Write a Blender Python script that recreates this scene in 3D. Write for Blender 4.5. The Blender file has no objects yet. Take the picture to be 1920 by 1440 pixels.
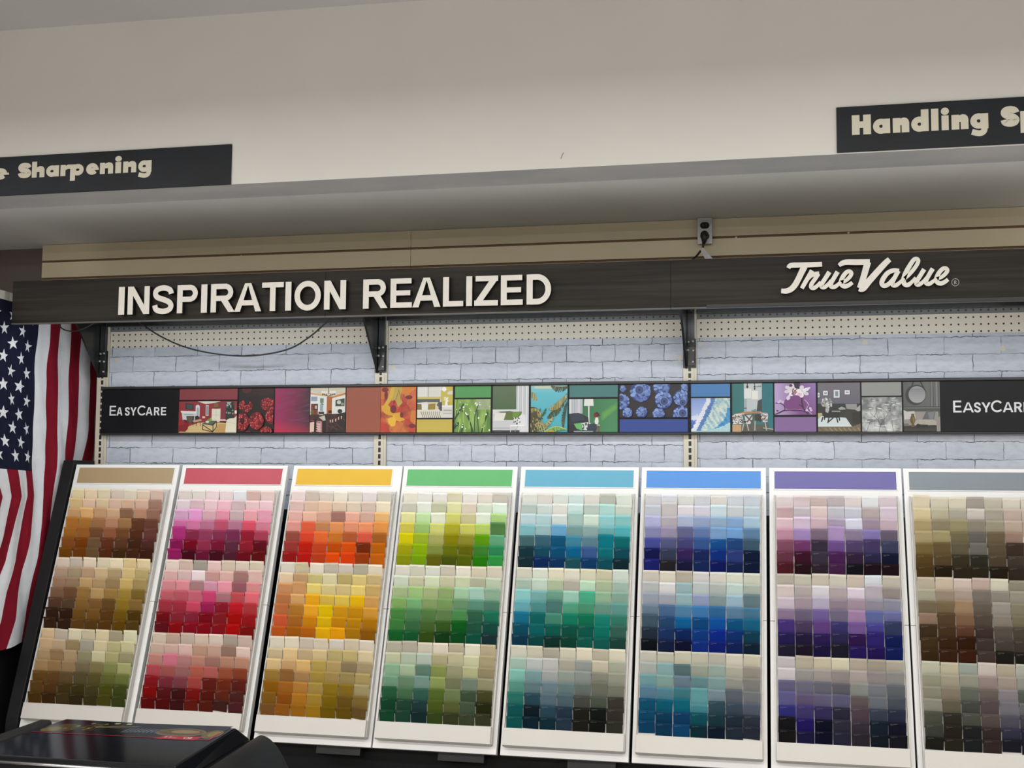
import bpy, bmesh, math, random
from mathutils import Vector, Matrix

# ------------------------------------------------------------------ camera, world, lights, exposure
SC = bpy.context.scene
COL = SC.collection
Z0 = 2.2                                   # height of the top full row of pegboard holes above the floor
CAM_F = 2263.766                           # focal length in pixels of the 1920 px wide frame
CAM = Vector((2.72736, -4.54407, Z0 - 0.60018))
YAW, PITCH, ROLL = 0.2195291, 0.0808461, 0.0075708

def cam_axes():
    right = Vector((math.cos(YAW), math.sin(YAW), 0))
    fwd = Vector((-math.sin(YAW), math.cos(YAW), 0))
    up = Vector((0, 0, 1))
    f2 = fwd * math.cos(PITCH) + up * math.sin(PITCH)
    u2 = up * math.cos(PITCH) - fwd * math.sin(PITCH)
    r3 = right * math.cos(ROLL) + u2 * math.sin(ROLL)
    u3 = u2 * math.cos(ROLL) - right * math.sin(ROLL)
    return r3, u3, f2
CR, CU, CW = cam_axes()
cam_data = bpy.data.cameras.new('camera')
cam_data.sensor_width = 36
cam_data.lens = 36 * CAM_F / 1920
cam_data.clip_end = 60
cam = bpy.data.objects.new('camera', cam_data)
M = Matrix((CR, CU, -CW)).transposed().to_4x4()
M.translation = CAM
cam.matrix_world = M
COL.objects.link(cam)
SC.camera = cam

w = bpy.data.worlds.new('world')
SC.world = w
w.use_nodes = True
w.node_tree.nodes['Background'].inputs[0].default_value = (0.95, 0.97, 1.0, 1)
w.node_tree.nodes['Background'].inputs[1].default_value = 0.10

def area(name, loc, rot, sx, sy, watts, color):
    d = bpy.data.lights.new(name, 'AREA')
    d.shape = 'RECTANGLE'
    d.size, d.size_y, d.energy, d.color = sx, sy, watts, color
    o = bpy.data.objects.new(name, d)
    o.location = loc
    o.rotation_euler = rot
    COL.objects.link(o)
    return o
# the fluorescent strip behind the fascia, over the racks
area('canopy_strip_light', (1.80, -0.495, Z0 + 0.040), (math.radians(14), 0, 0), 3.55, 0.03, 12.5, (0.94, 0.975, 1.0))
# rows of fluorescent fixtures on the shop ceiling
for ly, lw in ((-1.75, 13), (-3.8, 52), (-6.6, 110)):
    for lx, lk in ((-1.3, 0.9), (0.6, 0.8), (2.7, 0.85), (4.8, 0.8)):
        area('ceiling_fluorescent', (lx, ly, Z0 + 0.74), (0, 0, 0), 1.8, 0.30, lw * lk, (1.0, 0.975, 0.93))

SC.view_settings.view_transform = 'Standard'
SC.view_settings.look = 'None'
SC.view_settings.exposure = 0.0
SC.view_settings.gamma = 1.0
SC.view_settings.use_curve_mapping = False

# ------------------------------------------------------------------ helpers
def ray(px, py):
    return CR * (px - 960) - CU * (py - 720) + CW * CAM_F
def at_y(px, py, y):
    d = ray(px, py); return CAM + d * ((y - CAM.y) / d.y)
def at_x(px, py, x):
    d = ray(px, py); return CAM + d * ((x - CAM.x) / d.x)
def at_z(px, py, z):
    d = ray(px, py); return CAM + d * ((z - CAM.z) / d.z)
def project(p):
    d = Vector(p) - CAM
    k = CAM_F / d.dot(CW)
    return 960 + d.dot(CR) * k, 720 - d.dot(CU) * k

def s2l(c):
    return c / 12.92 if c <= 0.04045 else ((c + 0.055) / 1.055) ** 2.4
def hexc(h):
    if len(h) == 3:
        v = [int(ch, 16) / 15 for ch in h]
    else:
        v = [int(h[i:i + 2], 16) / 255 for i in (0, 2, 4)]
    return tuple(s2l(x) for x in v)
def gain(c, g):
    return tuple(min(0.93, max(0.002, x * g)) for x in c)

def new_mat(name):
    m = bpy.data.materials.new(name)
    m.use_nodes = True
    nt = m.node_tree
    return m, nt, nt.nodes['Principled BSDF']
def node(nt, kind, **kw):
    n = nt.nodes.new(kind)
    for k, v in kw.items():
        setattr(n, k, v)
    return n
def mathn(nt, op, a, b=None, c=None, clamp=False):
    n = nt.nodes.new('ShaderNodeMath'); n.operation = op; n.use_clamp = clamp
    for i, v in enumerate((a, b, c)):
        if v is None: continue
        if isinstance(v, (int, float)): n.inputs[i].default_value = v
        else: nt.links.new(v, n.inputs[i])
    return n.outputs[0]
def mixc(nt, fac, a, b, blend='MIX'):
    n = nt.nodes.new('ShaderNodeMix'); n.data_type = 'RGBA'; n.blend_type = blend
    for i, v in ((0, fac), (6, a), (7, b)):
        if isinstance(v, (int, float)): n.inputs[i].default_value = v
        elif isinstance(v, tuple): n.inputs[i].default_value = (*v[:3], 1)
        else: nt.links.new(v, n.inputs[i])
    return n.outputs[2]
def coords(nt, kind='Object'):
    return nt.nodes.new('ShaderNodeTexCoord').outputs[kind]
def mapping(nt, vec, scale=(1, 1, 1), loc=(0, 0, 0)):
    n = nt.nodes.new('ShaderNodeMapping')
    n.inputs['Scale'].default_value = scale
    n.inputs['Location'].default_value = loc
    nt.links.new(vec, n.inputs[0])
    return n.outputs[0]
def noise(nt, vec, scale, detail=3, rough=0.5):
    n = nt.nodes.new('ShaderNodeTexNoise')
    n.inputs['Scale'].default_value = scale
    n.inputs['Detail'].default_value = detail
    n.inputs['Roughness'].default_value = rough
    nt.links.new(vec, n.inputs['Vector'])
    return n.outputs['Fac']
def ramp(nt, fac, stops):
    n = nt.nodes.new('ShaderNodeValToRGB')
    e = n.color_ramp.elements
    while len(e) < len(stops): e.new(0.5)
    for el, (p, c) in zip(e, stops):
        el.position = p; el.color = (*c, 1) if len(c) == 3 else c
    nt.links.new(fac, n.inputs[0])
    return n.outputs[0]
def bump(nt, b, height, strength=0.2, dist=0.002):
    n = nt.nodes.new('ShaderNodeBump')
    n.inputs['Strength'].default_value = strength
    n.inputs['Distance'].default_value = dist
    nt.links.new(height, n.inputs['Height'])
    nt.links.new(n.outputs[0], b.inputs['Normal'])
def plain(name, col, rough=0.5, var=0.06, scale=8, metal=0.0, spec=0.5, bmp=0.0, bscale=200):
    m, nt, b = new_mat(name)
    c = hexc(col) if isinstance(col, str) else col
    o = coords(nt)
    f = noise(nt, o, scale)
    lo = tuple(x * (1 - var) for x in c); hi = tuple(min(1, x * (1 + var)) for x in c)
    nt.links.new(ramp(nt, f, ((0.25, lo), (0.75, hi))), b.inputs['Base Color'])
    b.inputs['Roughness'].default_value = rough
    b.inputs['Metallic'].default_value = metal
    b.inputs['Specular IOR Level'].default_value = spec
    if bmp: bump(nt, b, noise(nt, o, bscale, 2), bmp)
    return m

class MB:
    """collects polygons for ONE mesh object"""
    def __init__(s): s.v = []; s.f = []; s.m = []; s.c = []; s.uv = []
    def face(s, pts, mi=0, col=None, uv=None):
        i = len(s.v); s.v += [tuple(p) for p in pts]; s.f.append(tuple(range(i, i + len(pts))))
        s.m.append(mi); s.c.append(col); s.uv.append(uv)
    def box(s, x0, x1, y0, y1, z0, z1, mi=0, top=None):
        p = [(x, y, z) for z in (z0, z1) for y in (y0, y1) for x in (x0, x1)]
        for q in ((0, 2, 3, 1), (4, 5, 7, 6), (0, 1, 5, 4), (2, 6, 7, 3), (0, 4, 6, 2), (1, 3, 7, 5)):
            s.face([p[k] for k in q], mi)
    def prism(s, poly, to3, d0, d1, mi=0, side=None, cap0=True):
        """poly = 2D outline (counter-clockwise seen from d1), to3(u, v, d) -> point"""
        n = len(poly)
        s.face([to3(u, v, d1) for u, v in poly], mi)
        if cap0: s.face([to3(u, v, d0) for u, v in reversed(poly)], mi if side is None else side)
        for i in range(n):
            a, b = poly[i], poly[(i + 1) % n]
            s.face([to3(*a, d0), to3(*b, d0), to3(*b, d1), to3(*a, d1)], mi if side is None else side)
    def tube(s, path, r, n=8, mi=0, caps=True):
        path = [Vector(p) for p in path]
        rr = r if isinstance(r, (list, tuple)) else [r] * len(path)
        rings = []
        up = Vector((0.13, 0.31, 0.94))
        for i, p in enumerate(path):
            t = (path[min(i + 1, len(path) - 1)] - path[max(i - 1, 0)]).normalized()
            a = t.cross(up)
            if a.length < 1e-4: a = t.cross(Vector((1, 0, 0)))
            a.normalize(); b = t.cross(a).normalized()
            rings.append([p + (a * math.cos(2 * math.pi * k / n) + b * math.sin(2 * math.pi * k / n)) * rr[i] for k in range(n)])
        for i in range(len(rings) - 1):
            for k in range(n):
                s.face([rings[i][k], rings[i][(k + 1) % n], rings[i + 1][(k + 1) % n], rings[i + 1][k]], mi)
        if caps:
            s.face(list(reversed(rings[0])), mi); s.face(rings[-1], mi)
    def lathe_y(s, cx, cz, prof, n=20, mi=0):
        """revolve (radius, y) pairs about the Y axis through (cx, cz)"""
        for (r0, y0), (r1, y1) in zip(prof, prof[1:]):
            for k in range(n):
                a, b = 2 * math.pi * k / n, 2 * math.pi * (k + 1) / n
                q = [(cx + r0 * math.cos(a), y0, cz + r0 * math.sin(a)), (cx + r0 * math.cos(b), y0, cz + r0 * math.sin(b)),
                     (cx + r1 * math.cos(b), y1, cz + r1 * math.sin(b)), (cx + r1 * math.cos(a), y1, cz + r1 * math.sin(a))]
                if r0 < 1e-7: q = [q[0], q[2], q[3]]
                elif r1 < 1e-7: q = q[:3]
                s.face(q, mi)
    def build(s, name, mats, parent=None, smooth=False, merge=True, bevel=0.0, fixn=True):
        me = bpy.data.meshes.new(name)
        me.from_pydata(s.v, [], s.f)
        if not isinstance(mats, (list, tuple)): mats = [mats]
        for m in mats: me.materials.append(m)
        me.polygons.foreach_set('material_index', s.m)
        if any(c is not None for c in s.c):
            ca = me.color_attributes.new('paint', 'FLOAT_COLOR', 'CORNER')
            for p in me.polygons:
                c = s.c[p.index] or (0.5, 0.5, 0.5)
                for li in p.loop_indices: ca.data[li].color = (*c[:3], 1)
        if any(u is not None for u in s.uv):
            ul = me.uv_layers.new(name='UVMap')
            for p in me.polygons:
                u = s.uv[p.index]
                if u:
                    for k, li in enumerate(p.loop_indices): ul.data[li].uv = u[k]
        if merge:
            bm = bmesh.new(); bm.from_mesh(me)
            bmesh.ops.remove_doubles(bm, verts=bm.verts, dist=1e-6)
            if fixn: bmesh.ops.recalc_face_normals(bm, faces=bm.faces)
            bm.to_mesh(me); bm.free()
        if smooth:
            for p in me.polygons: p.use_smooth = True
        o = bpy.data.objects.new(name, me)
        COL.objects.link(o)
        if parent:
            o.parent = parent
            o.matrix_parent_inverse = parent.matrix_basis.inverted()
        if bevel:
            b = o.modifiers.new('bevel', 'BEVEL'); b.width = bevel; b.segments = 2; b.limit_method = 'ANGLE'
        return o

def tag(o, label, cat, group=None, kind=None):
    if label: o['label'] = label
    if cat: o['category'] = cat
    if group: o['group'] = group
    if kind: o['kind'] = kind
    return o
def thing(name, label, cat, loc=(0, 0, 0), rot=(0, 0, 0), group=None):
    o = bpy.data.objects.new(name, None)
    o.empty_display_size = 0.05
    o.location = loc; o.rotation_euler = rot
    COL.objects.link(o)
    return tag(o, label, cat, group)
def local(o):
    """world -> local function of a thing that is only moved"""
    L = Vector(o.location)
    return lambda p: Vector(p) - L
def struct(o):
    o['kind'] = 'structure'; return o

# ------------------------------------------------------------------ ribbons and letter shapes
def smooth(pts, n=6, closed=False):
    out = []
    N = len(pts)
    rng = range(N) if closed else range(N - 1)
    for i in rng:
        g = lambda k: pts[k % N] if closed else pts[min(max(k, 0), N - 1)]
        p0, p1, p2, p3 = g(i - 1), g(i), g(i + 1), g(i + 2)
        for k in range(n):
            t = k / n
            out.append(tuple(0.5 * ((2 * b) + (c - a) * t + (2 * a - 5 * b + 4 * c - d) * t * t + (3 * b - a - 3 * c + d) * t ** 3)
                             for a, b, c, d in zip(p0, p1, p2, p3)))
    if not closed: out.append(tuple(pts[-1]))
    return out
def ribbon(pts, w, closed=False):
    N = len(pts); L, R = [], []
    ww = w if isinstance(w, (list, tuple)) else [w] * N
    for i in range(N):
        a = pts[(i - 1) % N] if closed or i else pts[0]
        b = pts[(i + 1) % N] if closed or i < N - 1 else pts[-1]
        dx, dy = b[0] - a[0], b[1] - a[1]
        l = math.hypot(dx, dy) or 1
        nx, ny = -dy / l * ww[i] / 2, dx / l * ww[i] / 2
        L.append((pts[i][0] + nx, pts[i][1] + ny)); R.append((pts[i][0] - nx, pts[i][1] - ny))
    out = []
    for i in range(N if closed else N - 1):
        j = (i + 1) % N
        out.append([R[i], R[j], L[j], L[i]])
    return out
def rect(x0, y0, x1, y1): return [(x0, y0), (x1, y0), (x1, y1), (x0, y1)]
def arc(cx, cy, rx, ry, a0, a1, n=24):
    return [(cx + rx * math.cos(math.radians(a0 + (a1 - a0) * k / n)), cy + ry * math.sin(math.radians(a0 + (a1 - a0) * k / n))) for k in range(n + 1)]
def ring(cx, cy, rx, ry, w): return ribbon(arc(cx, cy, rx, ry, 0, 360, 32)[:-1], w, True)
def disc(cx, cy, rx, ry=None, n=24): return [arc(cx, cy, rx, ry or rx, 0, 360, n)[:-1]]
S_PATH = [(1, .745), (.9, .915), (.52, 1), (.13, .93), (.02, .76), (.14, .61), (.5, .51), (.86, .40), (1, .24), (.88, .07), (.5, 0), (.1, .08), (0, .27)]
def grot(ch, w, s):
    """capital grotesque letter, cap height 1, width w, stroke s"""
    h = s * 0.88
    if ch == 'I': return [rect(0, 0, w, 1)]
    if ch == 'N': return [rect(0, 0, s, 1), rect(w - s, 0, w, 1), [(0, 1), (w - s * 1.1, 0), (w, 0), (s * 1.1, 1)]]
    if ch in 'PR':
        y0 = 0.40; r = (1 - y0 - h) / 2
        path = [(s * .6, 1 - h / 2), (w * .88 - r, 1 - h / 2)] + arc(w * (.93 if ch == 'R' else 1) - r - s / 2, (1 + y0) / 2, r, r, 85, -85, 14) + [(w * .88 - r, y0 + h / 2), (s * .6, y0 + h / 2)]
        out = [rect(0, 0, s, 1)] + ribbon(path, h * 1.03)
        if ch == 'R': out.append([(w - s * 1.18, 0), (w, 0), (w * .52 + s * .75, .44), (w * .40, .44)])
        return out
    if ch == 'A':
        c = w / 2
        return [[(0, 0), (s * 1.07, 0), (c + s * .12, 1), (c - s * .56, 1)], [(w - s * 1.07, 0), (w, 0), (c + s * .56, 1), (c - s * .12, 1)], rect(w * .24, .22, w * .76, .22 + h)]
    if ch == 'T': return [rect(0, 1 - h, w, 1), rect(w / 2 - s / 2, 0, w / 2 + s / 2, 1)]
    if ch == 'O': return ring(w / 2, .5, w / 2 - s / 2, .51 - h / 2, s * .96)
    if ch == 'C': return ribbon(arc(w * .54, .5, w * .54 - s / 2, .5 - h / 2, 40, 320, 28), s * .95)
    if ch == 'S': return ribbon(smooth([(s / 2 + x * (w - s), h / 2 - .01 + y * (1.02 - h)) for x, y in S_PATH], 4), s * .95)
    if ch == 'E': return [rect(0, 0, s, 1), rect(0, 0, w, h), rect(0, 1 - h, w * .97, 1), rect(0, .5 - h * .45, w * .92, .5 + h * .5)]
    if ch == 'L': return [rect(0, 0, s, 1), rect(0, 0, w, h)]
    if ch == 'Z': return [rect(0, 0, w, h), rect(w * .05, 1 - h, w, 1), [(0, h * .6), (s * 1.2, h * .6), (w, 1 - h * .6), (w - s * 1.25, 1 - h * .6)]]
    if ch == 'D':
        return [rect(0, 0, s, 1)] + ribbon([(s * .6, 1 - h / 2), (w * .4, 1 - h / 2)] + arc(w * .42, .5, w * .58 - s / 2, .5 - h / 2, 88, -88, 20) + [(w * .4, h / 2), (s * .6, h / 2)], h * 1.05)
    if ch == 'Y': return [rect(w / 2 - s / 2, 0, w / 2 + s / 2, .48), [(0, 1), (w / 2 - s * .5, .38), (w / 2 + s * .5, .38), (s * 1.15, 1)], [(w, 1), (w - s * 1.15, 1), (w / 2 - s * .5, .38), (w / 2 + s * .5, .38)]]
    return []
def heavy(ch, w):
    """extra bold geometric letter (signs on the bulkhead), cap height 1"""
    s, x = 0.37, 0.735
    b = s * .97
    R, hole = x * .52, .085
    def bowl(c): return ribbon(arc(c, x / 2, (w * .47 + hole) / 2, (R + hole) / 2, 0, 360, 30)[:-1], R - hole, True)
    if ch == 'H': return [rect(0, 0, s, 1), rect(w - s, 0, w, 1), rect(s * .9, .34, w - s * .9, .67)]
    if ch == 'a': return bowl(w * .47) + [rect(w - b, 0, w, x)]
    if ch == 'd': return bowl(w * .47) + [rect(w - b, 0, w, 1.1)]
    if ch == 'l': return [rect(0, 0, w, 1.1)]
    if ch == 'i': return [rect(w * .06, 0, w * .94, x)] + disc(w / 2, x + .21, w * .5, .185)
    if ch in 'nh':
        return [rect(0, 0, b, x if ch == 'n' else 1.06), rect(w - b, 0, w, x * .62),
                [(b * .6, x * .5), (w - b, x * .5), (w, x * .5), (w, x * .68), (w * .95, x * .86), (w * .84, x * .98), (w * .66, x * 1.02), (w * .5, x * .97), (b * .6, x * .78)]]
    if ch == 'g': return bowl(w * .47) + [rect(w - b, -.02, w, x)] + ribbon(smooth([(w - b * .5, .02), (w - b * .62, -.16), (w * .5, -.25), (w * .08, -.16)], 5), b * .8)
    if ch == 'p': return bowl(w * .53) + [rect(0, -.34, b, x)]
    if ch == 'r': return [rect(0, 0, b, x), [(b * .8, .5 * x), (w * .74, .62 * x), (w, .6 * x), (w, x), (w * .78, 1.02 * x), (b * .8, .86 * x)]]
    if ch == 'e':
        return ribbon(arc(w * .5, x / 2, (w * .5 + hole) / 2, (R + hole) / 2, 8, 322, 28), R - hole) + [[(w * .32, .40 * x), (w, .40 * x), (w * .98, .58 * x), (w * .32, .58 * x)]]
    if ch == 'S': return ribbon(smooth([(.16 * w + x_ * w * .68, .16 + y * .70) for x_, y in S_PATH], 4), .33)
    return []
def poly_ccw(p):
    a = sum(p[i][0] * p[(i + 1) % len(p)][1] - p[(i + 1) % len(p)][0] * p[i][1] for i in range(len(p)))
    return p if a > 0 else list(reversed(p))
def letters(mb, spec, y, zb, cap, thick, glyph, mi=0, side=None, loc=None):
    """spec = [(char, x-left, x-right)] standing on height zb of the plane y, front face towards -y"""
    for ch, xl, xr in spec:
        for k, poly in enumerate(glyph(ch, (xr - xl) / cap)):
            mb.prism(poly_ccw(poly), lambda u, v, d, xl=xl: (xl + u * cap, y - d, zb + v * cap), 0, thick + k * 1.2e-5, mi, side, cap0=False)

# ------------------------------------------------------------------ materials
WHITE = plain('white_enamel', (0.66, 0.66, 0.655), 0.35, 0.015, 5)
OFFWHITE = plain('bulkhead_paint', (0.66, 0.65, 0.615), 0.75, 0.02, 3, spec=0.25, bmp=0.03)
CEILP = plain('ceiling_paint', (0.56, 0.555, 0.55), 0.85, 0.03, 3, spec=0.2)
SOFFIT = plain('soffit_paint', (0.80, 0.81, 0.80), 0.8, 0.04, 2.5, spec=0.2)
BLACKM = plain('black_metal', (0.011, 0.012, 0.013), 0.22, 0.15, 30)
BLACKW = plain('black_laminate', (0.008, 0.008, 0.009), 0.5, 0.2, 12, spec=0.22)
CHAR = plain('charcoal_plastic', (0.014, 0.014, 0.015), 0.5, 0.2, 20, spec=0.25)
CREAM = plain('cream_metal', (0.52, 0.49, 0.42), 0.45, 0.03, 6)
FLOORM = plain('floor_tile', (0.52, 0.51, 0.50), 0.4, 0.08, 2)
DARKWALL = plain('dark_brown_paint', (0.16, 0.125, 0.11), 0.7, 0.06, 3)
STEEL = plain('galvanised_steel', (0.42, 0.43, 0.44), 0.45, 0.1, 60, metal=0.6)
SCREWM = plain('bright_screw', (0.75, 0.75, 0.72), 0.35, 0.05, 80, metal=0.3)
RUBBER = plain('black_rubber', (0.010, 0.010, 0.011), 0.45, 0.2, 40)

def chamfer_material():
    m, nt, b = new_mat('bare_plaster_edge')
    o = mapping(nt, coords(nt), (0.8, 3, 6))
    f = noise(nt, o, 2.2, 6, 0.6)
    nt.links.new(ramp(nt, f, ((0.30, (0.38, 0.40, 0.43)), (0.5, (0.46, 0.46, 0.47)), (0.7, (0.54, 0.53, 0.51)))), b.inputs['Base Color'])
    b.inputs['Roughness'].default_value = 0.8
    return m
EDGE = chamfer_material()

def peg_material(name, col):
    m, nt, b = new_mat(name)
    s = node(nt, 'ShaderNodeSeparateXYZ'); nt.links.new(coords(nt), s.inputs[0])
    fx = mathn(nt, 'SUBTRACT', mathn(nt, 'FRACT', mathn(nt, 'ADD', mathn(nt, 'DIVIDE', s.outputs[0], 0.0254), 100.5)), 0.5)
    fz = mathn(nt, 'SUBTRACT', mathn(nt, 'FRACT', mathn(nt, 'ADD', mathn(nt, 'DIVIDE', mathn(nt, 'SUBTRACT', s.outputs[2], Z0), 0.0254), 100.5)), 0.5)
    r = mathn(nt, 'SQRT', mathn(nt, 'ADD', mathn(nt, 'MULTIPLY', fx, fx), mathn(nt, 'MULTIPLY', fz, fz)))
    hole = mathn(nt, 'LESS_THAN', r, 0.135)
    nt.links.new(mixc(nt, hole, col, (0.008, 0.008, 0.008)), b.inputs['Base Color'])
    b.inputs['Roughness'].default_value = 0.55
    return m
PEG = peg_material('pegboard', (0.60, 0.57, 0.49))
PEGSHADE = peg_material('pegboard_shade', (0.13, 0.14, 0.15))  # darker pegboard colour with the shade under the top rail painted in

def slot_material(xc):
    m, nt, b = new_mat('slotted_post')
    s = node(nt, 'ShaderNodeSeparateXYZ'); nt.links.new(coords(nt), s.inputs[0])
    dx = mathn(nt, 'ABSOLUTE', mathn(nt, 'SUBTRACT', s.outputs[0], xc - 0.001))
    fz = mathn(nt, 'FRACT', mathn(nt, 'ADD', mathn(nt, 'DIVIDE', mathn(nt, 'SUBTRACT', s.outputs[2], Z0), 0.0254), 100.2))
    slot = mathn(nt, 'MULTIPLY', mathn(nt, 'LESS_THAN', dx, 0.0052), mathn(nt, 'LESS_THAN', fz, 0.70))
    d2 = mathn(nt, 'ABSOLUTE', mathn(nt, 'SUBTRACT', s.outputs[0], xc + 0.0155))
    g = mathn(nt, 'MULTIPLY', mathn(nt, 'LESS_THAN', d2, 0.0012), 0.5)
    c = mixc(nt, g, (0.50, 0.47, 0.39), (0.2, 0.19, 0.16))
    nt.links.new(mixc(nt, slot, c, (0.006, 0.006, 0.006)), b.inputs['Base Color'])
    b.inputs['Roughness'].default_value = 0.4
    return m

def brick_material(name, bw, rh, x0, zb, squash=1.0):
    m, nt, b = new_mat(name)
    o = coords(nt)
    s = node(nt, 'ShaderNodeSeparateXYZ'); nt.links.new(o, s.inputs[0])
    n1 = noise(nt, mapping(nt, o, (26, 1, 26)), 1.0, 3, 0.6)
    n2 = noise(nt, mapping(nt, o, (30, 1, 30), (7, 3, 1)), 1.0, 3, 0.6)
    # the printed joints wander the way chipped brick edges do
    x = mathn(nt, 'ADD', mathn(nt, 'SUBTRACT', s.outputs[0], x0), mathn(nt, 'MULTIPLY', mathn(nt, 'SUBTRACT', n1, 0.5), 0.010))
    z = mathn(nt, 'ADD', mathn(nt, 'SUBTRACT', s.outputs[2], zb), mathn(nt, 'MULTIPLY', mathn(nt, 'SUBTRACT', n2, 0.5), 0.016))
    c = node(nt, 'ShaderNodeCombineXYZ')
    nt.links.new(mathn(nt, 'ADD', x, bw * 40), c.inputs[0]); nt.links.new(mathn(nt, 'ADD', z, rh * 40), c.inputs[1])
    t = node(nt, 'ShaderNodeTexBrick', offset=0.5, offset_frequency=2, squash=squash, squash_frequency=2)
    nt.links.new(c.outputs[0], t.inputs['Vector'])
    t.inputs['Scale'].default_value = 1.0
    t.inputs['Mortar Size'].default_value = 0.0021
    t.inputs['Mortar Smooth'].default_value = 0.6
    t.inputs['Brick Width'].default_value = bw
    t.inputs['Row Height'].default_value = rh
    t.inputs['Bias'].default_value = 0
    t.inputs['Color1'].default_value = (0.41, 0.445, 0.51, 1)
    t.inputs['Color2'].default_value = (0.47, 0.505, 0.575, 1)
    t.inputs['Mortar'].default_value = (0.43, 0.46, 0.53, 1)
    # rough-hewn relief of the printed photograph
    rel = noise(nt, mapping(nt, o, (22, 1, 60)), 1.0, 5, 0.65)
    relief = mixc(nt, 1.0, t.outputs['Color'], ramp(nt, rel, ((0.32, (0.84, 0.85, 0.87)), (0.55, (1, 1, 1)), (0.72, (1.0, 1.0, 1.0)))), 'MULTIPLY')
    gap = noise(nt, mapping(nt, o, (9, 1, 17)), 1.0, 2)
    dark = mathn(nt, 'MULTIPLY', t.outputs['Fac'], ramp(nt, gap, ((0.36, (0.25, 0.25, 0.25)), (0.56, (1, 1, 1)))))
    nt.links.new(mixc(nt, dark, relief, (0.07, 0.08, 0.10)), b.inputs['Base Color'])
    b.inputs['Roughness'].default_value = 0.55
    b.inputs['Specular IOR Level'].default_value = 0.3
    return m

def wood_material(name, lo, hi, rough=0.42):
    m, nt, b = new_mat(name)
    o = coords(nt)
    f = noise(nt, mapping(nt, o, (1.6, 8, 70)), 1.0, 6, 0.62)
    g = noise(nt, mapping(nt, o, (0.7, 4, 14)), 1.0, 3, 0.5)
    h = mathn(nt, 'ADD', mathn(nt, 'MULTIPLY', f, 0.65), mathn(nt, 'MULTIPLY', g, 0.35))
    nt.links.new(ramp(nt, h, ((0.36, lo), (0.62, hi))), b.inputs['Base Color'])
    b.inputs['Roughness'].default_value = rough
    b.inputs['Specular IOR Level'].default_value = 0.2
    return m
FASCIA = wood_material('dark_woodgrain_laminate', (0.004, 0.0034, 0.0026), (0.026, 0.022, 0.0175), 0.5)
SLAT = plain('tan_melamine', (0.66, 0.575, 0.40), 0.5, 0.03, 4)
MDF = plain('brown_groove', (0.16, 0.09, 0.045), 0.7, 0.1, 20)

def paint_material(name, rough=0.35, spec=0.5):
    m, nt, b = new_mat(name)
    a = node(nt, 'ShaderNodeAttribute', attribute_name='paint')
    nt.links.new(a.outputs['Color'], b.inputs['Base Color'])
    b.inputs['Roughness'].default_value = rough
    b.inputs['Specular IOR Level'].default_value = spec
    return m
PRINT = paint_material('glossy_print', 0.38, 0.4)

def box_obj(name, mats, parent, *bx, bevel=0.0, mi=0):
    mb = MB(); mb.box(*bx, mi)
    return mb.build(name, mats, parent, bevel=bevel)

# ------------------------------------------------------------------ room shell
YB = 0.12                     # back wall
YS = 0.05                     # slatwall face
ZS = (at_y(80, 460, YS).z + at_y(1920, 386, YS).z) / 2        # soffit underside
ZCH = sum(at_y(px, py, -0.70).z for px, py in ((435, 346), (1000, 318), (1560, 289))) / 3
cA, cB = at_y(0, 58, -0.70), at_y(800, 0, -0.70)
def zceil(x): return cA.z + (cB.z - cA.z) * (x - cA.x) / (cB.x - cA.x)
XL, XR, YF = -3.2, 7.2, -9.5
struct(box_obj('floor', FLOORM, None, XL, XR, YF, YB + .1, -0.1, 0))
struct(box_obj('wall_back', DARKWALL, None, XL, XR, YB, YB + .1, 0, ZS))
struct(box_obj('wall_left', DARKWALL, None, XL - .1, XL, YF, YB + .1, 0, 3.4))
struct(box_obj('wall_right', OFFWHITE, None, XR, XR + .1, YF, YB + .1, 0, 3.4))
struct(box_obj('wall_front', OFFWHITE, None, XL, XR, YF - .1, YF, 0, 3.4))
struct(box_obj('bounce_block_wall', DARKWALL, None, -.74, -.64, -2.4, YB - .0005, 0, ZS - .0005))  # unseen wall added left of frame to block bounce light on the soffit
mb = MB()
for a, b_ in ((XL, XR),):
    lo, hi = zceil(a), zceil(b_)
    p = [(a, -0.70, lo), (b_, -0.70, hi), (b_, YF, hi), (a, YF, lo)]
    q = [(x, y, z + .1) for x, y, z in p]
    mb.face(list(reversed(p))); mb.face(q)
    for i in range(4):
        j = (i + 1) % 4
        mb.face([p[i], p[j], q[j], q[i]])
struct(mb.build('ceiling', CEILP))
mb = MB()
mb.face([(XL, -0.70, ZCH), (XR, -0.70, ZCH), (XR, -0.70, zceil(XR) + .1), (XL, -0.70, zceil(XL) + .1)])
mb.face([(XL, -0.60, ZCH), (XL, -0.60, 3.4), (XR, -0.60, 3.4), (XR, -0.60, ZCH)])
mb.face([(XL, -0.70, ZCH), (XL, -0.70, 3.4), (XL, -0.60, 3.4), (XL, -0.60, ZCH)])
struct(mb.build('wall_bulkhead', OFFWHITE))
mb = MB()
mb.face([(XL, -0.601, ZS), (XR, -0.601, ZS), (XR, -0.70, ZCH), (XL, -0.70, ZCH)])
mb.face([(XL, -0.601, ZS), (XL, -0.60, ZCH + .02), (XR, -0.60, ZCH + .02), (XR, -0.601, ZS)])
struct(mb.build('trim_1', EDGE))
struct(box_obj('ceiling_soffit', SOFFIT, None, XL, XR, -0.60, YB + .1, ZS, ZS + .03))
# scuff mark on the bulkhead
q = at_y(1054, 291, -0.7002)
mb = MB()
for poly in ribbon([(q.x - .004, q.z - .012), (q.x, q.z), (q.x + .005, q.z + .008)], .003):
    mb.face([(u, -0.7004, v) for u, v in poly])
struct(mb.build('trim_2', plain('scuff', (0.25, 0.24, 0.22))))

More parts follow.
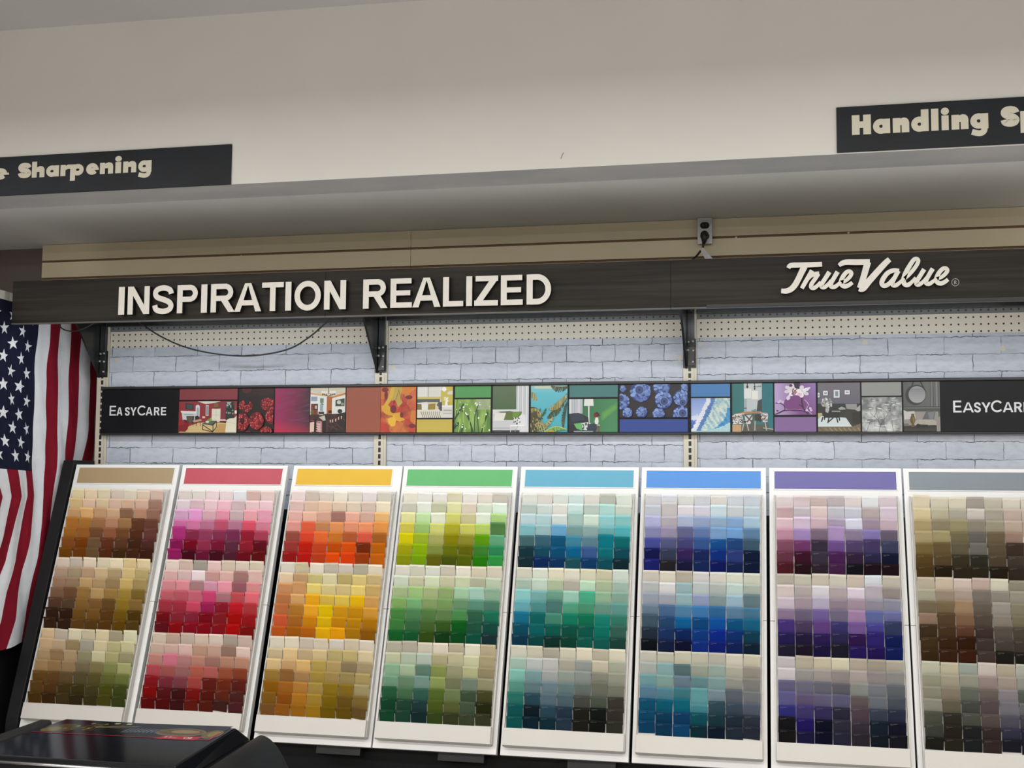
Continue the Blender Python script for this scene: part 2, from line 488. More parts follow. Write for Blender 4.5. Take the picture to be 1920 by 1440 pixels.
# ------------------------------------------------------------------ signs on the bulkhead
SIGNB = plain('navy_black_sign', (0.010, 0.0125, 0.017), 0.45, 0.3, 5, spec=0.25)
VINYL = plain('cream_vinyl', (0.62, 0.59, 0.48), 0.5, 0.02, 6)
def bulkhead_sign(label, xl, xr, zt, zb, spec, base, cap):
    yb = -0.7065
    t = thing('aisle_sign', label, 'sign', ((xl + xr) / 2, -0.70, zb), group=None)
    box_obj('sign_board', SIGNB, t, xl, xr, yb, -0.7003, zb, zt, bevel=0.001)
    for one in spec:
        m = MB()
        letters(m, [one], yb, base, cap, 0.0006, heavy)
        m.build('letter', VINYL, t, merge=False)
def pxspec(chars, y, py):
    return [(c, at_y(a, py, y).x, at_y(b, py, y).x) for c, a, b in chars]
YSG = -0.7065
a, b_ = at_y(434.3, 269.9, YSG), at_y(434.3, 345.6, YSG)
sh = pxspec([('e', -16, 17.6), ('S', 34.5, 58.6), ('h', 60.2, 83.7), ('a', 86, 110.9), ('r', 113.7, 132), ('p', 132, 158.2), ('e', 160.5, 185.6), ('n', 187.5, 212.1), ('i', 215.6, 227.8), ('n', 230.9, 255.5), ('g', 258.3, 284)], YSG, 318)
zb = (at_y(46.9, 332.5, YSG).z + at_y(243.7, 325.0, YSG).z) / 2
bulkhead_sign('long dark sign board on the bulkhead reading Sharpening in cream letters', a.x - 1.5, a.x, a.z, b_.z, sh, zb, at_y(195, 304, YSG).z - at_y(195, 326.5, YSG).z + 0.0085 * 1.35)
a, b_ = at_y(1568, 201.4, YSG), at_y(1568, 286.2, YSG)
hs = pxspec([('H', 1597.2, 1632.9), ('a', 1636.7, 1668.9), ('n', 1673.9, 1704.7), ('d', 1708.4, 1741.2), ('l', 1746, 1759.7), ('i', 1764.5, 1779.7), ('n', 1784.1, 1815.9), ('g', 1819.2, 1853.1), ('S', 1878, 1910), ('p', 1913.3, 1948)], YSG, 232)
zb = (at_y(1597.2, 254.0, YSG).z + at_y(1815.9, 241.0, YSG).z) / 2
bulkhead_sign('long dark sign board on the bulkhead reading Handling in cream letters', a.x, a.x + 1.35, a.z, b_.z, hs, zb, at_y(1597.2, 217.2, YSG).z - at_y(1597.2, 254.0, YSG).z)

# ------------------------------------------------------------------ slatwall above the fascia
g1 = (at_y(90, 493, YS).z + at_y(1900, 422.5, YS).z) / 2
g2 = (at_y(90, 526, YS).z + at_y(1900, 460, YS).z) / 2
def slatwall(label, x0, x1):
    t = thing('slatwall_panel', label, 'wall panel', ((x0 + x1) / 2, YS, Z0 - .1), group=None)
    step = g1 - g2
    z = ZS - 0.0015
    prof = []
    gs = [g1, g2, g2 - step, g2 - 2 * step]
    m = MB()
    top = z
    for g in gs + [None]:
        bot = (g + .005) if g else g2 - 2.6 * step
        # slat face with a small eased edge
        m.box(x0, x1, YS, YS + .014, bot, top, 0)
        if g:
            m.box(x0, x1, YS + .009, YS + .0165, g - .0045, g + .005, 1)
            top = g - .0045
    m.build('slat_board', [SLAT, MDF], t, merge=False)
    m = MB()
    for k in range(3):
        xx = x0 + (x1 - x0) * (k + .5) / 3
        m.box(xx - .03, xx + .03, YS + .0166, YB - .0005, g2 - 2.5 * step, ZS - .002)
    m.build('furring_strip', MDF, t, merge=False)
    return t
XSW = at_y(770, 480, YS).x
s_left = slatwall('tan slatwall panel left of the seam above the long slogan', at_y(79.5, 480, YS).x, XSW - .0008)
s_right = slatwall('tan slatwall panel with the wall outlet, right of the seam', XSW + .0008, 4.6)
for par, px, py in ((s_left, 452, 480), (s_right, 806, 468.5), (s_right, 815, 468), (s_right, 1380, 445), (s_right, 1591, 436)):
    q = at_y(px, py, YS + .007)
    m = MB(); m.lathe_y(q.x, q.z, [(0, -.0022 + YS + .009), (.003, -.0016 + YS + .009), (.0042, YS + .009)], 12)
    m.build('screw', SCREWM, par, smooth=True)

# outlet box with the black plug
qa, qb = at_y(1307.5, 408, YS - .03), at_y(1335.5, 457, YS - .03)
t = thing('wall_outlet', 'grey metal duplex outlet box high on the tan slatwall', 'outlet', ((qa.x + qb.x) / 2, YS, qb.z))
ztop = min(qa.z, ZS - .002)
box_obj('outlet_box', STEEL, t, qa.x + .002, qb.x - .002, YS - .028, YS - .0002, qb.z + .003, ztop - .002, bevel=.004)
box_obj('cover_plate', STEEL, t, qa.x, qb.x, YS - .031, YS - .0282, qb.z, ztop, bevel=.001)
oc = (qa.x + qb.x) / 2
zmid = (ztop + qb.z) / 2
for dz in (.0205, -.0205):
    m = MB(); pr = [(x * .0175, z * .0145) for x, z in [(math.cos(2 * math.pi * k / 20), max(-.86, min(.86, math.sin(2 * math.pi * k / 20)))) for k in range(20)]]
    m.prism(pr, lambda u, v, d, dz=dz: (oc + u, YS - .031 - d, zmid + dz + v), 0, .002)
    s = m.build('socket', BLACKW, t)
    m = MB()
    for dx in (-.006, .006): m.box(oc + dx - .001, oc + dx + .001, YS - .0335, YS - .0331, zmid + dz - .002, zmid + dz + .006)
    m.build('slot', plain('slot_grey', (0.06, 0.06, 0.06)), s, merge=False)
m = MB(); m.lathe_y(oc, zmid, [(0, YS - .033), (.002, YS - .0325), (.003, YS - .031)], 10)
m.build('screw', SCREWM, t)
t = thing('power_plug', 'black plug and cord with white tags hanging from the wall outlet', 'plug', (oc, YS - .06, zmid - .05))
m = MB()
pts = [(oc, YS - .034, zmid - .018), (oc, YS - .052, zmid - .020), (oc - .0005, YS - .060, zmid - .030), (oc - .001, YS - .060, zmid - .045), (oc - .003, YS - .058, zmid - .056)]
m.tube(smooth(pts, 4), [.015, .0155, .0158, .016, .016, .0155, .0148, .014, .0128, .0118, .0108, .0098, .0088, .0078, .0068, .006, .0055][:len(smooth(pts, 4))], 14)
m.build('plug', RUBBER, t, smooth=True)
m = MB()
cp = smooth([(oc - .003, YS - .058, zmid - .054), (oc - .006, YS - .058, zmid - .070), (oc - .014, YS - .060, zmid - .082), (oc - .030, YS - .07, zmid - .105), (oc - .045, YS - .09, zmid - .125), (oc - .05, YS - .12, zmid - .17)], 5)
m.tube(cp, .0042, 8)
m.build('cord', RUBBER, t, smooth=True)
TAG = plain('tag_paper', (0.62, 0.62, 0.62), 0.6, 0.12, 90)
for k, (dx, tilt) in enumerate(((0.0, .032), (.007, .040), (.013, .047))):
    m = MB()
    x0, z0 = oc - .016 + dx * .25, zmid - .077 + k * .001
    y0 = YS - .066 - k * .0012
    m.prism([(x0, z0), (x0 + tilt - .006 + dx * .2, z0 - .052), (x0 + tilt + .003 + dx * .2, z0 - .049), (x0 + .007, z0 + .004)], lambda u, v, d, y0=y0: (u, y0 - d, v), 0, .0005)
    m.build('warning_tag', TAG, t)

# ------------------------------------------------------------------ gondola: posts, pegboard, printed brick panels
IN = 0.0254
UPX = [-1.47 * IN, 46.6 * IN, 94.38 * IN, 142.4 * IN]
ZBLK = (at_y(530, 955, 0).z + at_y(952, 961, 0).z + at_y(1440, 966, 0).z) / 3
gon = thing('gondola_shelving', 'cream gondola back wall with slotted posts, pegboard strip and white printed brick', 'shelving', (1.8, 0, 0))
for x in UPX:
    box_obj('slotted_post', slot_material(x), gon, x - .0255, x + .0255, -.010, .030, 0, Z0 + .056, bevel=.0015)
sect = []
bricktop = [at_y(300, 651, 0).z, (at_y(780, 640.5, 0).z + at_y(1273, 632.5, 0).z) / 2, (at_y(1392, 631.5, 0).z + at_y(1914, 624.3, 0).z) / 2]
def zj(px, py): return at_y(px, py, 0).z
bp = []
zt, zb = zj(240, 669.4), zj(240, 868); bp.append((at_y(330, 683, 0).x - at_y(250, 683, 0).x, (zt - zb) / 7, zb, at_y(250, 683, 0).x, .5, 1.0))
zt, zb = zj(860, 651.7), zj(860, 865); bp.append((at_y(864, 700, 0).x - at_y(778.3, 700, 0).x, (zt - zb) / 7, zb, at_y(778.3, 700, 0).x, 0, 0.5))
zt, zb = zj(1500, 637), zj(1500, 860.6); bp.append((at_y(1460, 655, 0).x - at_y(1360.6, 655, 0).x, (zt - zb) / 7, zb, at_y(1360.6, 655, 0).x, .5, 1.0))
for i in range(3):
    x0, x1 = UPX[i] + .0262, UPX[i + 1] - .0262
    box_obj('pegboard_panel', PEG, gon, x0, x1, .0, .005, bricktop[i] - .02, Z0 + .055)
    bw, rh, zb, xj, ph, sq = bp[i]
    bm_ = brick_material('printed_brick', bw, rh, xj - ph * bw, zb, sq)
    box_obj('brick_print_panel', bm_, gon, x0, x1, -.0016, -.0002, ZBLK, bricktop[i])
    box_obj('painted_shade_strip', PEGSHADE, gon, x0, x1, -.004, -.0003, Z0 + .0135, Z0 + .0305)  # shade band below the top rail, painted as a thin grey strip
    box_obj('black_back_panel', BLACKW, gon, x0, x1, -.006, .004, .1, ZBLK)
for i in range(3):
    box_obj('top_rail', BLACKM, gon, UPX[i] + .027, UPX[i + 1] - .027, -.035, -.0105, Z0 + .031, Z0 + .056, bevel=.002)
ENDX = -0.195
et = thing('partition_panel', 'tall black partition panel behind the hanging flag', 'panel', (ENDX - .01, -.4, 0))
box_obj('board', BLACKW, et, ENDX - .02, ENDX, -.80, .045, 0.0004, Z0 + .045, bevel=.002)
# round holes torn in the brick print
SPOT = plain('bare_board_spot', (0.50, 0.48, 0.42), 0.6, 0.08, 40)
for px, py, r in ((737.5, 690, 5.6), (1274.5, 670.5, 5.6), (1313, 645, 4.6), (1622, 642, 4.8), (1880, 653, 5), (218, 676, 4.5), (698, 655, 4.6)):
    q = at_y(px, py, -.0018)
    m = MB(); rr = r * .0019
    m.prism([(q.x + rr * math.cos(k * math.pi / 8) * (1 + .12 * math.sin(3 * k)), q.z + rr * 1.1 * math.sin(k * math.pi / 8)) for k in range(16)], lambda u, v, d: (u, -.0017 - d, v), 0, .0006)
    m.build('torn_spot', SPOT, gon)

# brackets that carry the canopy
def bracket(i, label, tipx, tipy, botx, boty):
    x = UPX[i]
    a = at_x(tipx, tipy, x); b_ = at_y(botx, boty, -.012)
    zb_ = b_.z
    slope = (a.z - zb_) / (-.012 - a.y)
    ztop = Z0 + .0545
    yt = -.012 - (ztop - zb_) / slope
    t = thing('canopy_bracket', label, 'bracket', (x, -.0105, zb_), group='canopy brackets on the slotted posts')
    m = MB()
    m.prism([(-.0115, zb_ - .006), (-.0115, ztop), (yt, ztop), (yt - .004, ztop - .006), (-.016, zb_ - .006)], lambda u, v, d: (x - .0125 + d, u, v), 0, .003)
    m.build('gusset_plate', BLACKM, t)
    m = MB()
    for dy in (0,):
        m.prism([(-.016, zb_ - .006), (yt - .004, ztop - .006), (yt - .003, ztop - .012), (-.0150, zb_ - .014)], lambda u, v, d: (x - .017 + d, u, v), 0, .008)
    m.build('flange', BLACKM, t)
    box_obj('back_channel', BLACKM, t, x - .008, x + .018, -.024, -.0106, zb_ - .005, ztop, bevel=.001)
    box_obj('arm', BLACKM, t, x - .012, x + .012, -.520, -.04, ztop - .018, ztop, bevel=.001)
    box_obj('mounting_plate', BLACKM, t, x - .0255, x + .0235, -.0135, -.0103, zb_ - .012, zb_ + .098, bevel=.001)
    for dx, dz in ((-.004, .085), (.012, .087), (-.006, .054), (.013, .052), (-.014, .012), (.012, .010)):
        m = MB(); m.lathe_y(x + dx, zb_ + dz, [(0, -.0295), (.003, -.029), (.0045, -.0275), (.0045, -.0135)], 10)
        m.build('bolt', STEEL, t, smooth=True)
bracket(0, 'glossy black canopy bracket on the post beside the flag', 152, 608, 194, 702)
bracket(1, 'glossy black canopy bracket on the post between the slogan words', 689, 596, 718, 693)
bracket(2, 'glossy black canopy bracket on the post below the wall outlet', 1283.5, 577, 1292.5, 684)

# ------------------------------------------------------------------ fascia boards and raised letters
YFA = -0.56
zfb = (at_y(24, 607, YFA).z + at_y(1000, 585, YFA).z + at_y(1900, 566, YFA).z) / 3
zft = (at_y(120, 527, YFA).z + at_y(1000, 496, YFA).z + at_y(1900, 463, YFA).z) / 3
xs = [at_y(22.5, 575, YFA).x, at_y(610, 560, YFA).x, at_y(1257.5, 535, YFA).x, 3.75]
FTRIM = plain('fascia_edge_trim', (0.085, 0.083, 0.078), 0.4, 0.1, 10)
for i, lab in enumerate(('dark wood grain fascia board at the left end over the flag', 'middle dark wood grain fascia board behind the end of the slogan', 'right dark wood grain fascia board carrying the white script logo')):
    t = thing('fascia_board', lab, 'fascia', ((xs[i] + xs[i + 1]) / 2, YFA, zfb), group='fascia boards of the canopy')
    box_obj('board', FASCIA, t, xs[i] + .0007, xs[i + 1] - .0007, YFA, YFA + .018, zfb + .004, zft)
    box_obj('edge_trim', FTRIM, t, xs[i] + .0007, xs[i + 1] - .0007, YFA - .0012, YFA + .0185, zfb, zfb + .0038)
    m = MB()
    m.box(xs[i] + .01, xs[i + 1] - .01, YFA + .0195, -.04, Z0 + .058, Z0 + .066)
    m.box(xs[i] + .01, xs[i + 1] - .01, YFA + .019, YFA + .034, zfb + .012, Z0 + .066)
    m.build('canopy_deck', BLACKW, t, merge=False)
    if i == 2:
        xa = at_y(1325, 570, YFA).x
        box_obj('bottom_rail', plain('dull_aluminium', (0.014, 0.014, 0.0135), 0.5, 0.15, 6), t, xa, 3.55, YFA - .0045, YFA - .0013, zfb + .001, zfb + .012, bevel=.001)

LFACE = plain('brushed_cream_face', (0.64, 0.62, 0.57), 0.45, 0.05, 40)
LSIDE = plain('letter_return_black', (0.012, 0.012, 0.012), 0.5, 0.1, 30)
YLT = YFA - .0018
LTH = .020
YLF = YLT - LTH
z_base = (at_y(227, 590.8, YLF).z + at_y(987.4, 570.4, YLF).z) / 2
z_cap = (at_y(227.5, 538.5, YLF).z + at_y(990.6, 514.2, YLF).z) / 2
cap = z_cap - z_base
words = []
for ch, a, b_ in (('I', 97, 146), ('N', 172, 350), ('S', 374, 549), ('P', 577, 746), ('I', 773, 822), ('R', 852, 1050), ('A', 1045, 1266), ('T', 1270, 1447), ('I', 1462, 1510), ('O', 1536, 1753), ('N', 1779, 1958)):
    words.append((ch, 200 + a / 4.364, 200 + b_ / 4.364))
for ch, a, b_ in (('R', 178, 380), ('E', 402, 578), ('A', 582, 812), ('L', 832, 998), ('I', 1022, 1070), ('Z', 1088, 1282), ('E', 1305, 1485), ('D', 1516, 1718)):
    words.append((ch, 640 + a / 4.364, 640 + b_ / 4.364))
t = thing('slogan_lettering', 'raised cream capital letters spelling INSPIRATION REALIZED on the dark fascia', 'lettering', (at_y(227, 590, YLF).x, YLT, z_base))
for ch, a, b_ in words:
    pm = 565 - (a - 227) * .027
    m = MB()
    letters(m, [(ch, at_y(a, pm, YLF).x, at_y(b_, pm, YLF).x)], YLT, z_base, cap, LTH, lambda c, w_: grot(c, w_, .205), 0, 1)
    m.build('letter', [LFACE, LSIDE], t, merge=False)

# white script logo
K = 5.053
def lg(p): return at_y(1440 + p[0] / K, 460 + p[1] / K, YLF)
strokes = [
    ([(192, 216), (205, 196), (232, 188), (300, 186), (400, 184), (512, 179)], [38, 44, 48, 48, 48, 46]),
    ([(345, 200), (318, 255), (288, 318), (258, 372), (222, 412), (178, 432), (125, 432)], [62, 58, 56, 56, 54, 50, 44]),
    ([(418, 238), (388, 290), (352, 352), (320, 408)], [44, 42, 42, 38]),
    ([(368, 335), (405, 292), (440, 274), (485, 268)], [26, 34, 42, 44]),
    ([(478, 268), (448, 315), (412, 368), (412, 398), (440, 402), (475, 375), (500, 345)], [40, 40, 40, 42, 40, 34, 30]),
    ([(582, 252), (548, 305), (512, 362), (508, 390), (535, 396), (570, 368), (600, 330)], [44, 42, 42, 42, 40, 34, 30]),
    ([(660, 250), (630, 300), (598, 358), (598, 388), (628, 394), (662, 372), (690, 345)], [44, 42, 42, 42, 40, 34, 30]),
    ([(684, 350), (730, 338), (770, 304), (790, 270), (778, 248), (748, 252), (714, 290), (694, 336), (698, 372), (728, 388), (766, 376), (800, 352)], [30, 34, 38, 38, 38, 40, 42, 44, 44, 44, 40, 36]),
    ([(672, 192), (698, 172), (740, 160), (840, 160), (965, 158)], [34, 46, 52, 54, 54]),
    ([(945, 158), (920, 250), (896, 330), (872, 405)], [64, 60, 58, 60]),
    ([(866, 400), (900, 404), (960, 336), (1040, 246), (1108, 172), (1152, 132)], [70, 66, 62, 60, 56, 50]),
    ([(1242, 242), (1188, 238), (1134, 262), (1094, 312), (1078, 358), (1098, 382), (1138, 370), (1184, 322), (1224, 262)], [40, 42, 44, 46, 46, 44, 42, 38, 36]),
    ([(1236, 240), (1208, 290), (1180, 348), (1184, 376), (1216, 376), (1256, 346), (1290, 310)], [44, 42, 42, 42, 40, 34, 30]),
    ([(1266, 335), (1330, 284), (1392, 212), (1424, 152), (1410, 128), (1380, 138), (1338, 200), (1300, 272), (1284, 334), (1296, 368), (1328, 374), (1366, 344), (1400, 305)], [30, 36, 38, 38, 38, 40, 44, 46, 46, 44, 42, 34, 30]),
    ([(1480, 226), (1448, 278), (1412, 338), (1408, 366), (1434, 370), (1472, 342), (1502, 305)], [44, 42, 42, 42, 40, 34, 30]),
    ([(1562, 220), (1530, 272), (1500, 330), (1500, 358), (1528, 364), (1566, 340), (1598, 312)], [44, 42, 42, 42, 40, 34, 30]),
    ([(1588, 318), (1638, 304), (1680, 270), (1700, 238), (1686, 218), (1656, 222), (1620, 260), (1598, 308), (1602, 346), (1634, 360), (1672, 348), (1706, 322)], [30, 34, 38, 38, 38, 40, 42, 44, 44, 44, 40, 36]),
]
q = lg((900, 400))
t = thing('script_logo_lettering', 'raised cream script logo on the right fascia board', 'logo', (q.x, YLT, q.z))
m = MB()
for k, (pts, ws) in enumerate(strokes):
    P = smooth([(p[0], p[1], w_) for p, w_ in zip(pts, ws)], 7)
    for quad in ribbon([(p[0], p[1]) for p in P], [p[2] for p in P]):
        w3 = [lg(p) for p in quad]
        m.prism(poly_ccw([(v.x, v.z) for v in w3]), lambda u, v, d: (u, YLT - d, v), 0, LTH - k * 4e-5, 0, 1, cap0=False)
m.build('script', [LFACE, LSIDE], t, merge=False)
GREYV = plain('grey_vinyl', (0.30, 0.29, 0.27), 0.5, 0.03, 10)
c0, r0 = (1775, 350), 34
m = MB()
polys = ring(0, 0, 1, 1, .17) + [[(u * 1.0 - .36, v * 1.0 - .5) for u, v in p] for p in grot('R', .74, .19)]
for p in polys:
    w3 = [at_y(1440 + (c0[0] + u * r0) / K, 460 + (c0[1] - v * r0 - u * .8) / K, YFA - .001) for u, v in p]
    m.prism(poly_ccw([(v.x, v.z) for v in w3]), lambda u, v, d: (u, YFA - .0002 - d, v), 0, .0008)
m.build('registered_mark', GREYV, t, merge=False)

# ------------------------------------------------------------------ picture banners
YB1 = -0.020
zbt = (at_y(200, 725.5, YB1).z + at_y(1000, 716.5, YB1).z + at_y(1910, 707.5, YB1).z) / 3
zbb = (at_y(200, 815.5, YB1).z + at_y(1000, 815.5, YB1).z + at_y(1910, 815, YB1).z) / 3
HB = zbt - zbb
zpt, zpb = zbt - HB * .062, zbb + HB * .052        # the part of the print that shows between the rails
NAVY = plain('black_banner_print', (0.0050, 0.0055, 0.0075), 0.35, 0.3, 4, spec=0.22)
RAIL = plain('black_extrusion', (0.016, 0.016, 0.017), 0.3, 0.2, 12)
PRG = 0.82                                            # print colour = photographed colour x gain
def col(c, g=PRG): return gain(hexc(c) if isinstance(c, str) else c, g)
class Pic:
    """flat printed picture: unit square, u right, v down"""
    def __init__(s, x0, x1, v0, v1, bg):
        s.x0, s.x1 = x0, x1
        s.z0, s.z1 = zpt - (zpt - zpb) * v0, zpt - (zpt - zpb) * v1
        s.asp = (x1 - x0) / (s.z0 - s.z1)
        s.m = MB(); s.k = 0
        s.R(0, 0, 1, 1, bg)
    def pt(s, u, v): return (s.x0 + (s.x1 - s.x0) * min(1, max(0, u)), YB1 - .0016 - s.k * 1.5e-5, s.z0 + (s.z1 - s.z0) * min(1, max(0, v)))
    def P(s, pts, c):
        s.m.face([s.pt(*p) for p in pts], 0, col(c)); s.k += 1
    def R(s, a, b, c_, d, c): s.P([(a, b), (c_, b), (c_, d), (a, d)], c)
    def E(s, cx, cy, rx, ry, c, n=16, a0=0, a1=360): s.P(arc(cx, cy, rx, ry, a0, a1, n)[:None if a1 - a0 < 360 else -1], c)
    def L(s, pts, w_, c):
        pp = [(u * s.asp, v) for u, v in pts]
        for quad in ribbon(pp, w_): s.m.face([s.pt(u / s.asp, v) for u, v in quad], 0, col(c))
        s.k += 1
    def G(s, nx, ny, fn, a=0, b=0, c_=1, d=1):
        for i in range(nx):
            for j in range(ny):
                u0, u1, v0, v1 = a + (c_ - a) * i / nx, a + (c_ - a) * (i + 1) / nx, b + (d - b) * j / ny, b + (d - b) * (j + 1) / ny
                s.m.face([s.pt(u0, v0), s.pt(u1, v0), s.pt(u1, v1), s.pt(u0, v1)], 0, gain(fn((u0 + u1) / 2, (v0 + v1) / 2), PRG))
        s.k += 1
    def done(s, name, parent, label=None):
        o = s.m.build(name, PRINT, parent, merge=False)
        if label: o['label'] = label
        return o
def lerp(a, b, t): return tuple(x + (y - x) * t for x, y in zip(a, b))
def X(px): return at_y(px, 768, YB1).x
def V(py, px):
    z = at_y(px, py, YB1).z
    return (zpt - z) / (zpt - zpb)
from mathutils import noise as mn
def nz(u, v, k=0.0): return mn.noise((u, v, k))

def banner(label, x0, x1):
    t = thing('picture_banner', label, 'banner', ((x0 + x1) / 2, -.012, zbb), group='picture banners along the brick wall')
    box_obj('print_backing', NAVY, t, x0 + .0006, x1 - .0006, YB1 - .0012, YB1 + .0035, zbb + .004, zbt - .004)
    for z0, z1 in ((zbt - HB * .058, zbt), (zbb, zbb + HB * .048)):
        m = MB()
        m.prism([(YB1 + .0036, z0), (YB1 + .0036, z1), (YB1 - .005, z1), (YB1 - .0095, z1 - .0025), (YB1 - .0095, z0 + .0025), (YB1 - .006, z0)], lambda u, v, d: (d, u, v), x0 + .0004, x1 - .0004)
        m.build('rail', RAIL, t)
    return t
def block(t, pa, pb, v0, v1, c):
    Pic(X(pa), X(pb), v0, v1, c).done('colour_block', t)
xb = [at_y(190.5, 770, YB1).x, at_y(713.8, 770, YB1).x, at_y(1293, 770, YB1).x, at_y(1293, 770, YB1).x + 1.30]
b1 = banner('left picture banner with pink and orange pictures beside the flag', xb[0], xb[1])
b2 = banner('middle picture banner from autumn leaves to blueberries', xb[1], xb[2])
b3 = banner('right picture banner from the blue wave to the round mirror', xb[2], xb[3])
BW = plain('banner_white_ink', (0.60, 0.61, 0.62), 0.4, 0.02, 20)
def smallcaps(t, spec, zb, c1, c2):
    for ch, a, b_, big in spec:
        m = MB()
        cp_ = c1 if big else c2
        letters(m, [(ch, X(a), X(b_))], YB1 - .0013, zb, cp_, .0003, lambda c, w_: grot(c, w_, .16 if big else .19))
        m.build('letter', BW, t, merge=False)
k8 = lambda v: 150 + v / 8
smallcaps(b1, [('E', k8(448), k8(545), 1), ('A', k8(553), k8(642), 0), ('S', k8(678), k8(750), 0), ('Y', k8(758), k8(852), 0), ('C', k8(865), k8(992), 1), ('A', k8(990), k8(1092), 0), ('R', k8(1114), k8(1200), 0), ('E', k8(1218), k8(1297), 0)],
          at_y(260, 779, YB1).z, at_y(260, 760.6, YB1).z - at_y(260, 779, YB1).z, at_y(260, 763.6, YB1).z - at_y(260, 779, YB1).z)
k7 = lambda v: 1680 + v / 6.858
smallcaps(b3, [('E', k7(735), k7(843), 1), ('A', k7(857), k7(1000), 0), ('S', k7(1003), k7(1090), 0), ('Y', k7(1100), k7(1218), 0), ('C', k7(1220), k7(1370), 1), ('A', k7(1372), k7(1508), 0), ('R', k7(1520), k7(1625), 0), ('E', k7(1640), k7(1730), 0)],
          at_y(1840, 773.1, YB1).z, at_y(1840, 751, YB1).z - at_y(1840, 773.1, YB1).z, at_y(1840, 754.6, YB1).z - at_y(1840, 773.1, YB1).z)

rnd = random.Random(4)
# --- left banner
block(b1, 336.5, 445, 0, .25, '7f363d')
p = Pic(X(336), X(444.5), .285, 1, '8d2f36')
p.P([(.32, 0), (.72, 0), (.62, .05), (.46, .09)], 'd5d0c4'); p.P([(.72, 0), (.62, .05), (.66, .6), (.82, .6), (.82, 0)], '80303a')
p.P([(.11, .05), (.25, .09), (.25, .27), (.11, .24)], '2b3032'); p.P([(.13, .08), (.235, .115), (.235, .245), (.13, .22)], '3c4a4e')
p.P([(.03, .30), (.30, .32), (.30, .37), (.04, .36)], 'dcdad6'); p.P([(.05, .36), (.29, .37), (.28, .62), (.07, .62)], 'c4c8c8')
p.L([(.09, .42), (.26, .43)], .02, '7f888b'); p.P([(.13, .47), (.27, .47), (.26, .7), (.15, .7)], '3a3632'); p.P([(.14, .5), (.24, .5), (.23, .68), (.16, .68)], '5b5146')
p.R(.29, .16, .36, .5, 'cfd6d8'); p.E(.325, .17, .035, .06, 'cfd6d8'); p.R(.31, .2, .345, .48, '93a5a6')
p.R(.465, .12, .515, .47, 'b9c2c0'); p.R(.475, .16, .505, .45, '7d8e8e')
p.R(.57, .24, .72, .66, 'd8d4c0'); p.L([(.645, .26), (.645, .62)], .008, 'a9a491'); p.L([(.58, .44), (.71, .44)], .008, 'a9a491')
p.E(.645, .13, .04, .07, '7a5a38'); p.R(.62, .2, .67, .225, '4a2a22')
p.P([(0, 1), (.2, .78), (.36, .68), (.82, .68), (.86, 1)], 'c9b07c'); p.P([(.62, .98), (.7, .72), (.82, .73), (.83, 1)], 'b8935a')
p.P([(.7, .64), (.82, .64), (.82, .7), (.72, .68)], '3a1f20'); p.R(.72, .58, .82, .63, 'd9b9b6')
p.R(.81, .02, .955, .6, '2a322f'); p.R(.82, .03, .90, .2, 'a6b0a8')
for _ in range(40): p.E(rnd.uniform(.82, .95), rnd.uniform(.05, .55), rnd.uniform(.006, .018), rnd.uniform(.015, .05), rnd.choice(('1f2d24', '33493a', '141a18', '8fa39a', '2d4436')), 6)
p.P([(.81, 1), (.83, .6), (.88, .55), (.96, .54), (1, .46), (1, 1)], 'd9d3bd'); p.L([(.83, .66), (.98, .72)], .012, 'b5ad95'); p.R(.965, .3, 1, .4, 'e8e6e0')
p.P([(0, .96), (0, .64), (.1, .58), (.18, .65), (.165, .88), (.12, .97)], '7c1a22'); p.P([(.0, .66), (.09, .6), (.12, .72), (.0, .78)], '96242c'); p.P([(.09, .58), (.15, .6), (.15, .68), (.1, .66)], '541218')
p.E(.45, .52, .05, .07, '8f2a30'); p.R(.41, .48, .46, .54, 'd7b9a9'); p.E(.32, .52, .035, .06, '241d20')
p.P([(.24, .62), (.38, .57), (.41, .62), (.27, .67)], 'b09c80')
for x_ in (.25, .31, .38): p.L([(x_, .66), (x_ + .005, .79)], .014, '241c1a')
p.P([(.41, .72), (.55, .62), (.67, .63), (.6, .78)], '2c3030'); p.P([(.43, .71), (.55, .64), (.64, .645), (.58, .75)], '55605a')
for q_ in ([(.42, .72), (.42, .9)], [(.6, .78), (.6, .98)], [(.66, .66), (.66, .82)], [(.42, .9), (.6, .98)], [(.42, .75), (.6, .97)], [(.6, .97), (.66, .82)]): p.L(q_, .022, '15171a')
p.E(.53, .61, .035, .05, '6f8a3c'); p.E(.56, .58, .02, .05, '8ea650'); p.E(.5, .66, .03, .035, 'cdd4bd')
p.done('picture', b1, 'picture of a red living room')
def berry(p, cx, cy, r, ry, base, hole=None):
    p.E(cx, cy, r, ry, '5a1218', 20)
    for k in range(70):
        a, d = rnd.uniform(0, 6.28), math.sqrt(rnd.uniform(0, 1)) * .92
        u, v = cx + math.cos(a) * r * d, cy + math.sin(a) * ry * d
        c = rnd.choice(('8e1c24', 'a8262e', '701820', 'b93a40', '93202a'))
        p.E(u, v, r * .13, ry * .13, c, 7)
        if rnd.random() < .4: p.E(u - r * .03, v - ry * .04, r * .045, ry * .045, 'e6b4b2', 5)
    if hole: p.E(hole[0], hole[1], r * .33, ry * .36, '32080c', 14)
p = Pic(X(448), X(513.5), 0, 1, '1c1618')
p.E(.22, .03, .14, .08, '4a1a1e'); p.E(.7, .06, .3, .1, '32161a')
berry(p, .2, .40, .2, .14, ''); p.P([(.12, .22), (.32, .22), (.27, .37), (.19, .37)], '1c1618')
berry(p, .82, .36, .2, .15, ''); berry(p, .95, .62, .17, .2, '')
berry(p, .13, .76, .19, .21, '', (.13, .74)); berry(p, .53, .74, .215, .2, ''); berry(p, .82, .97, .17, .11, ''); p.E(.32, .99, .07, .03, '5a1c22')
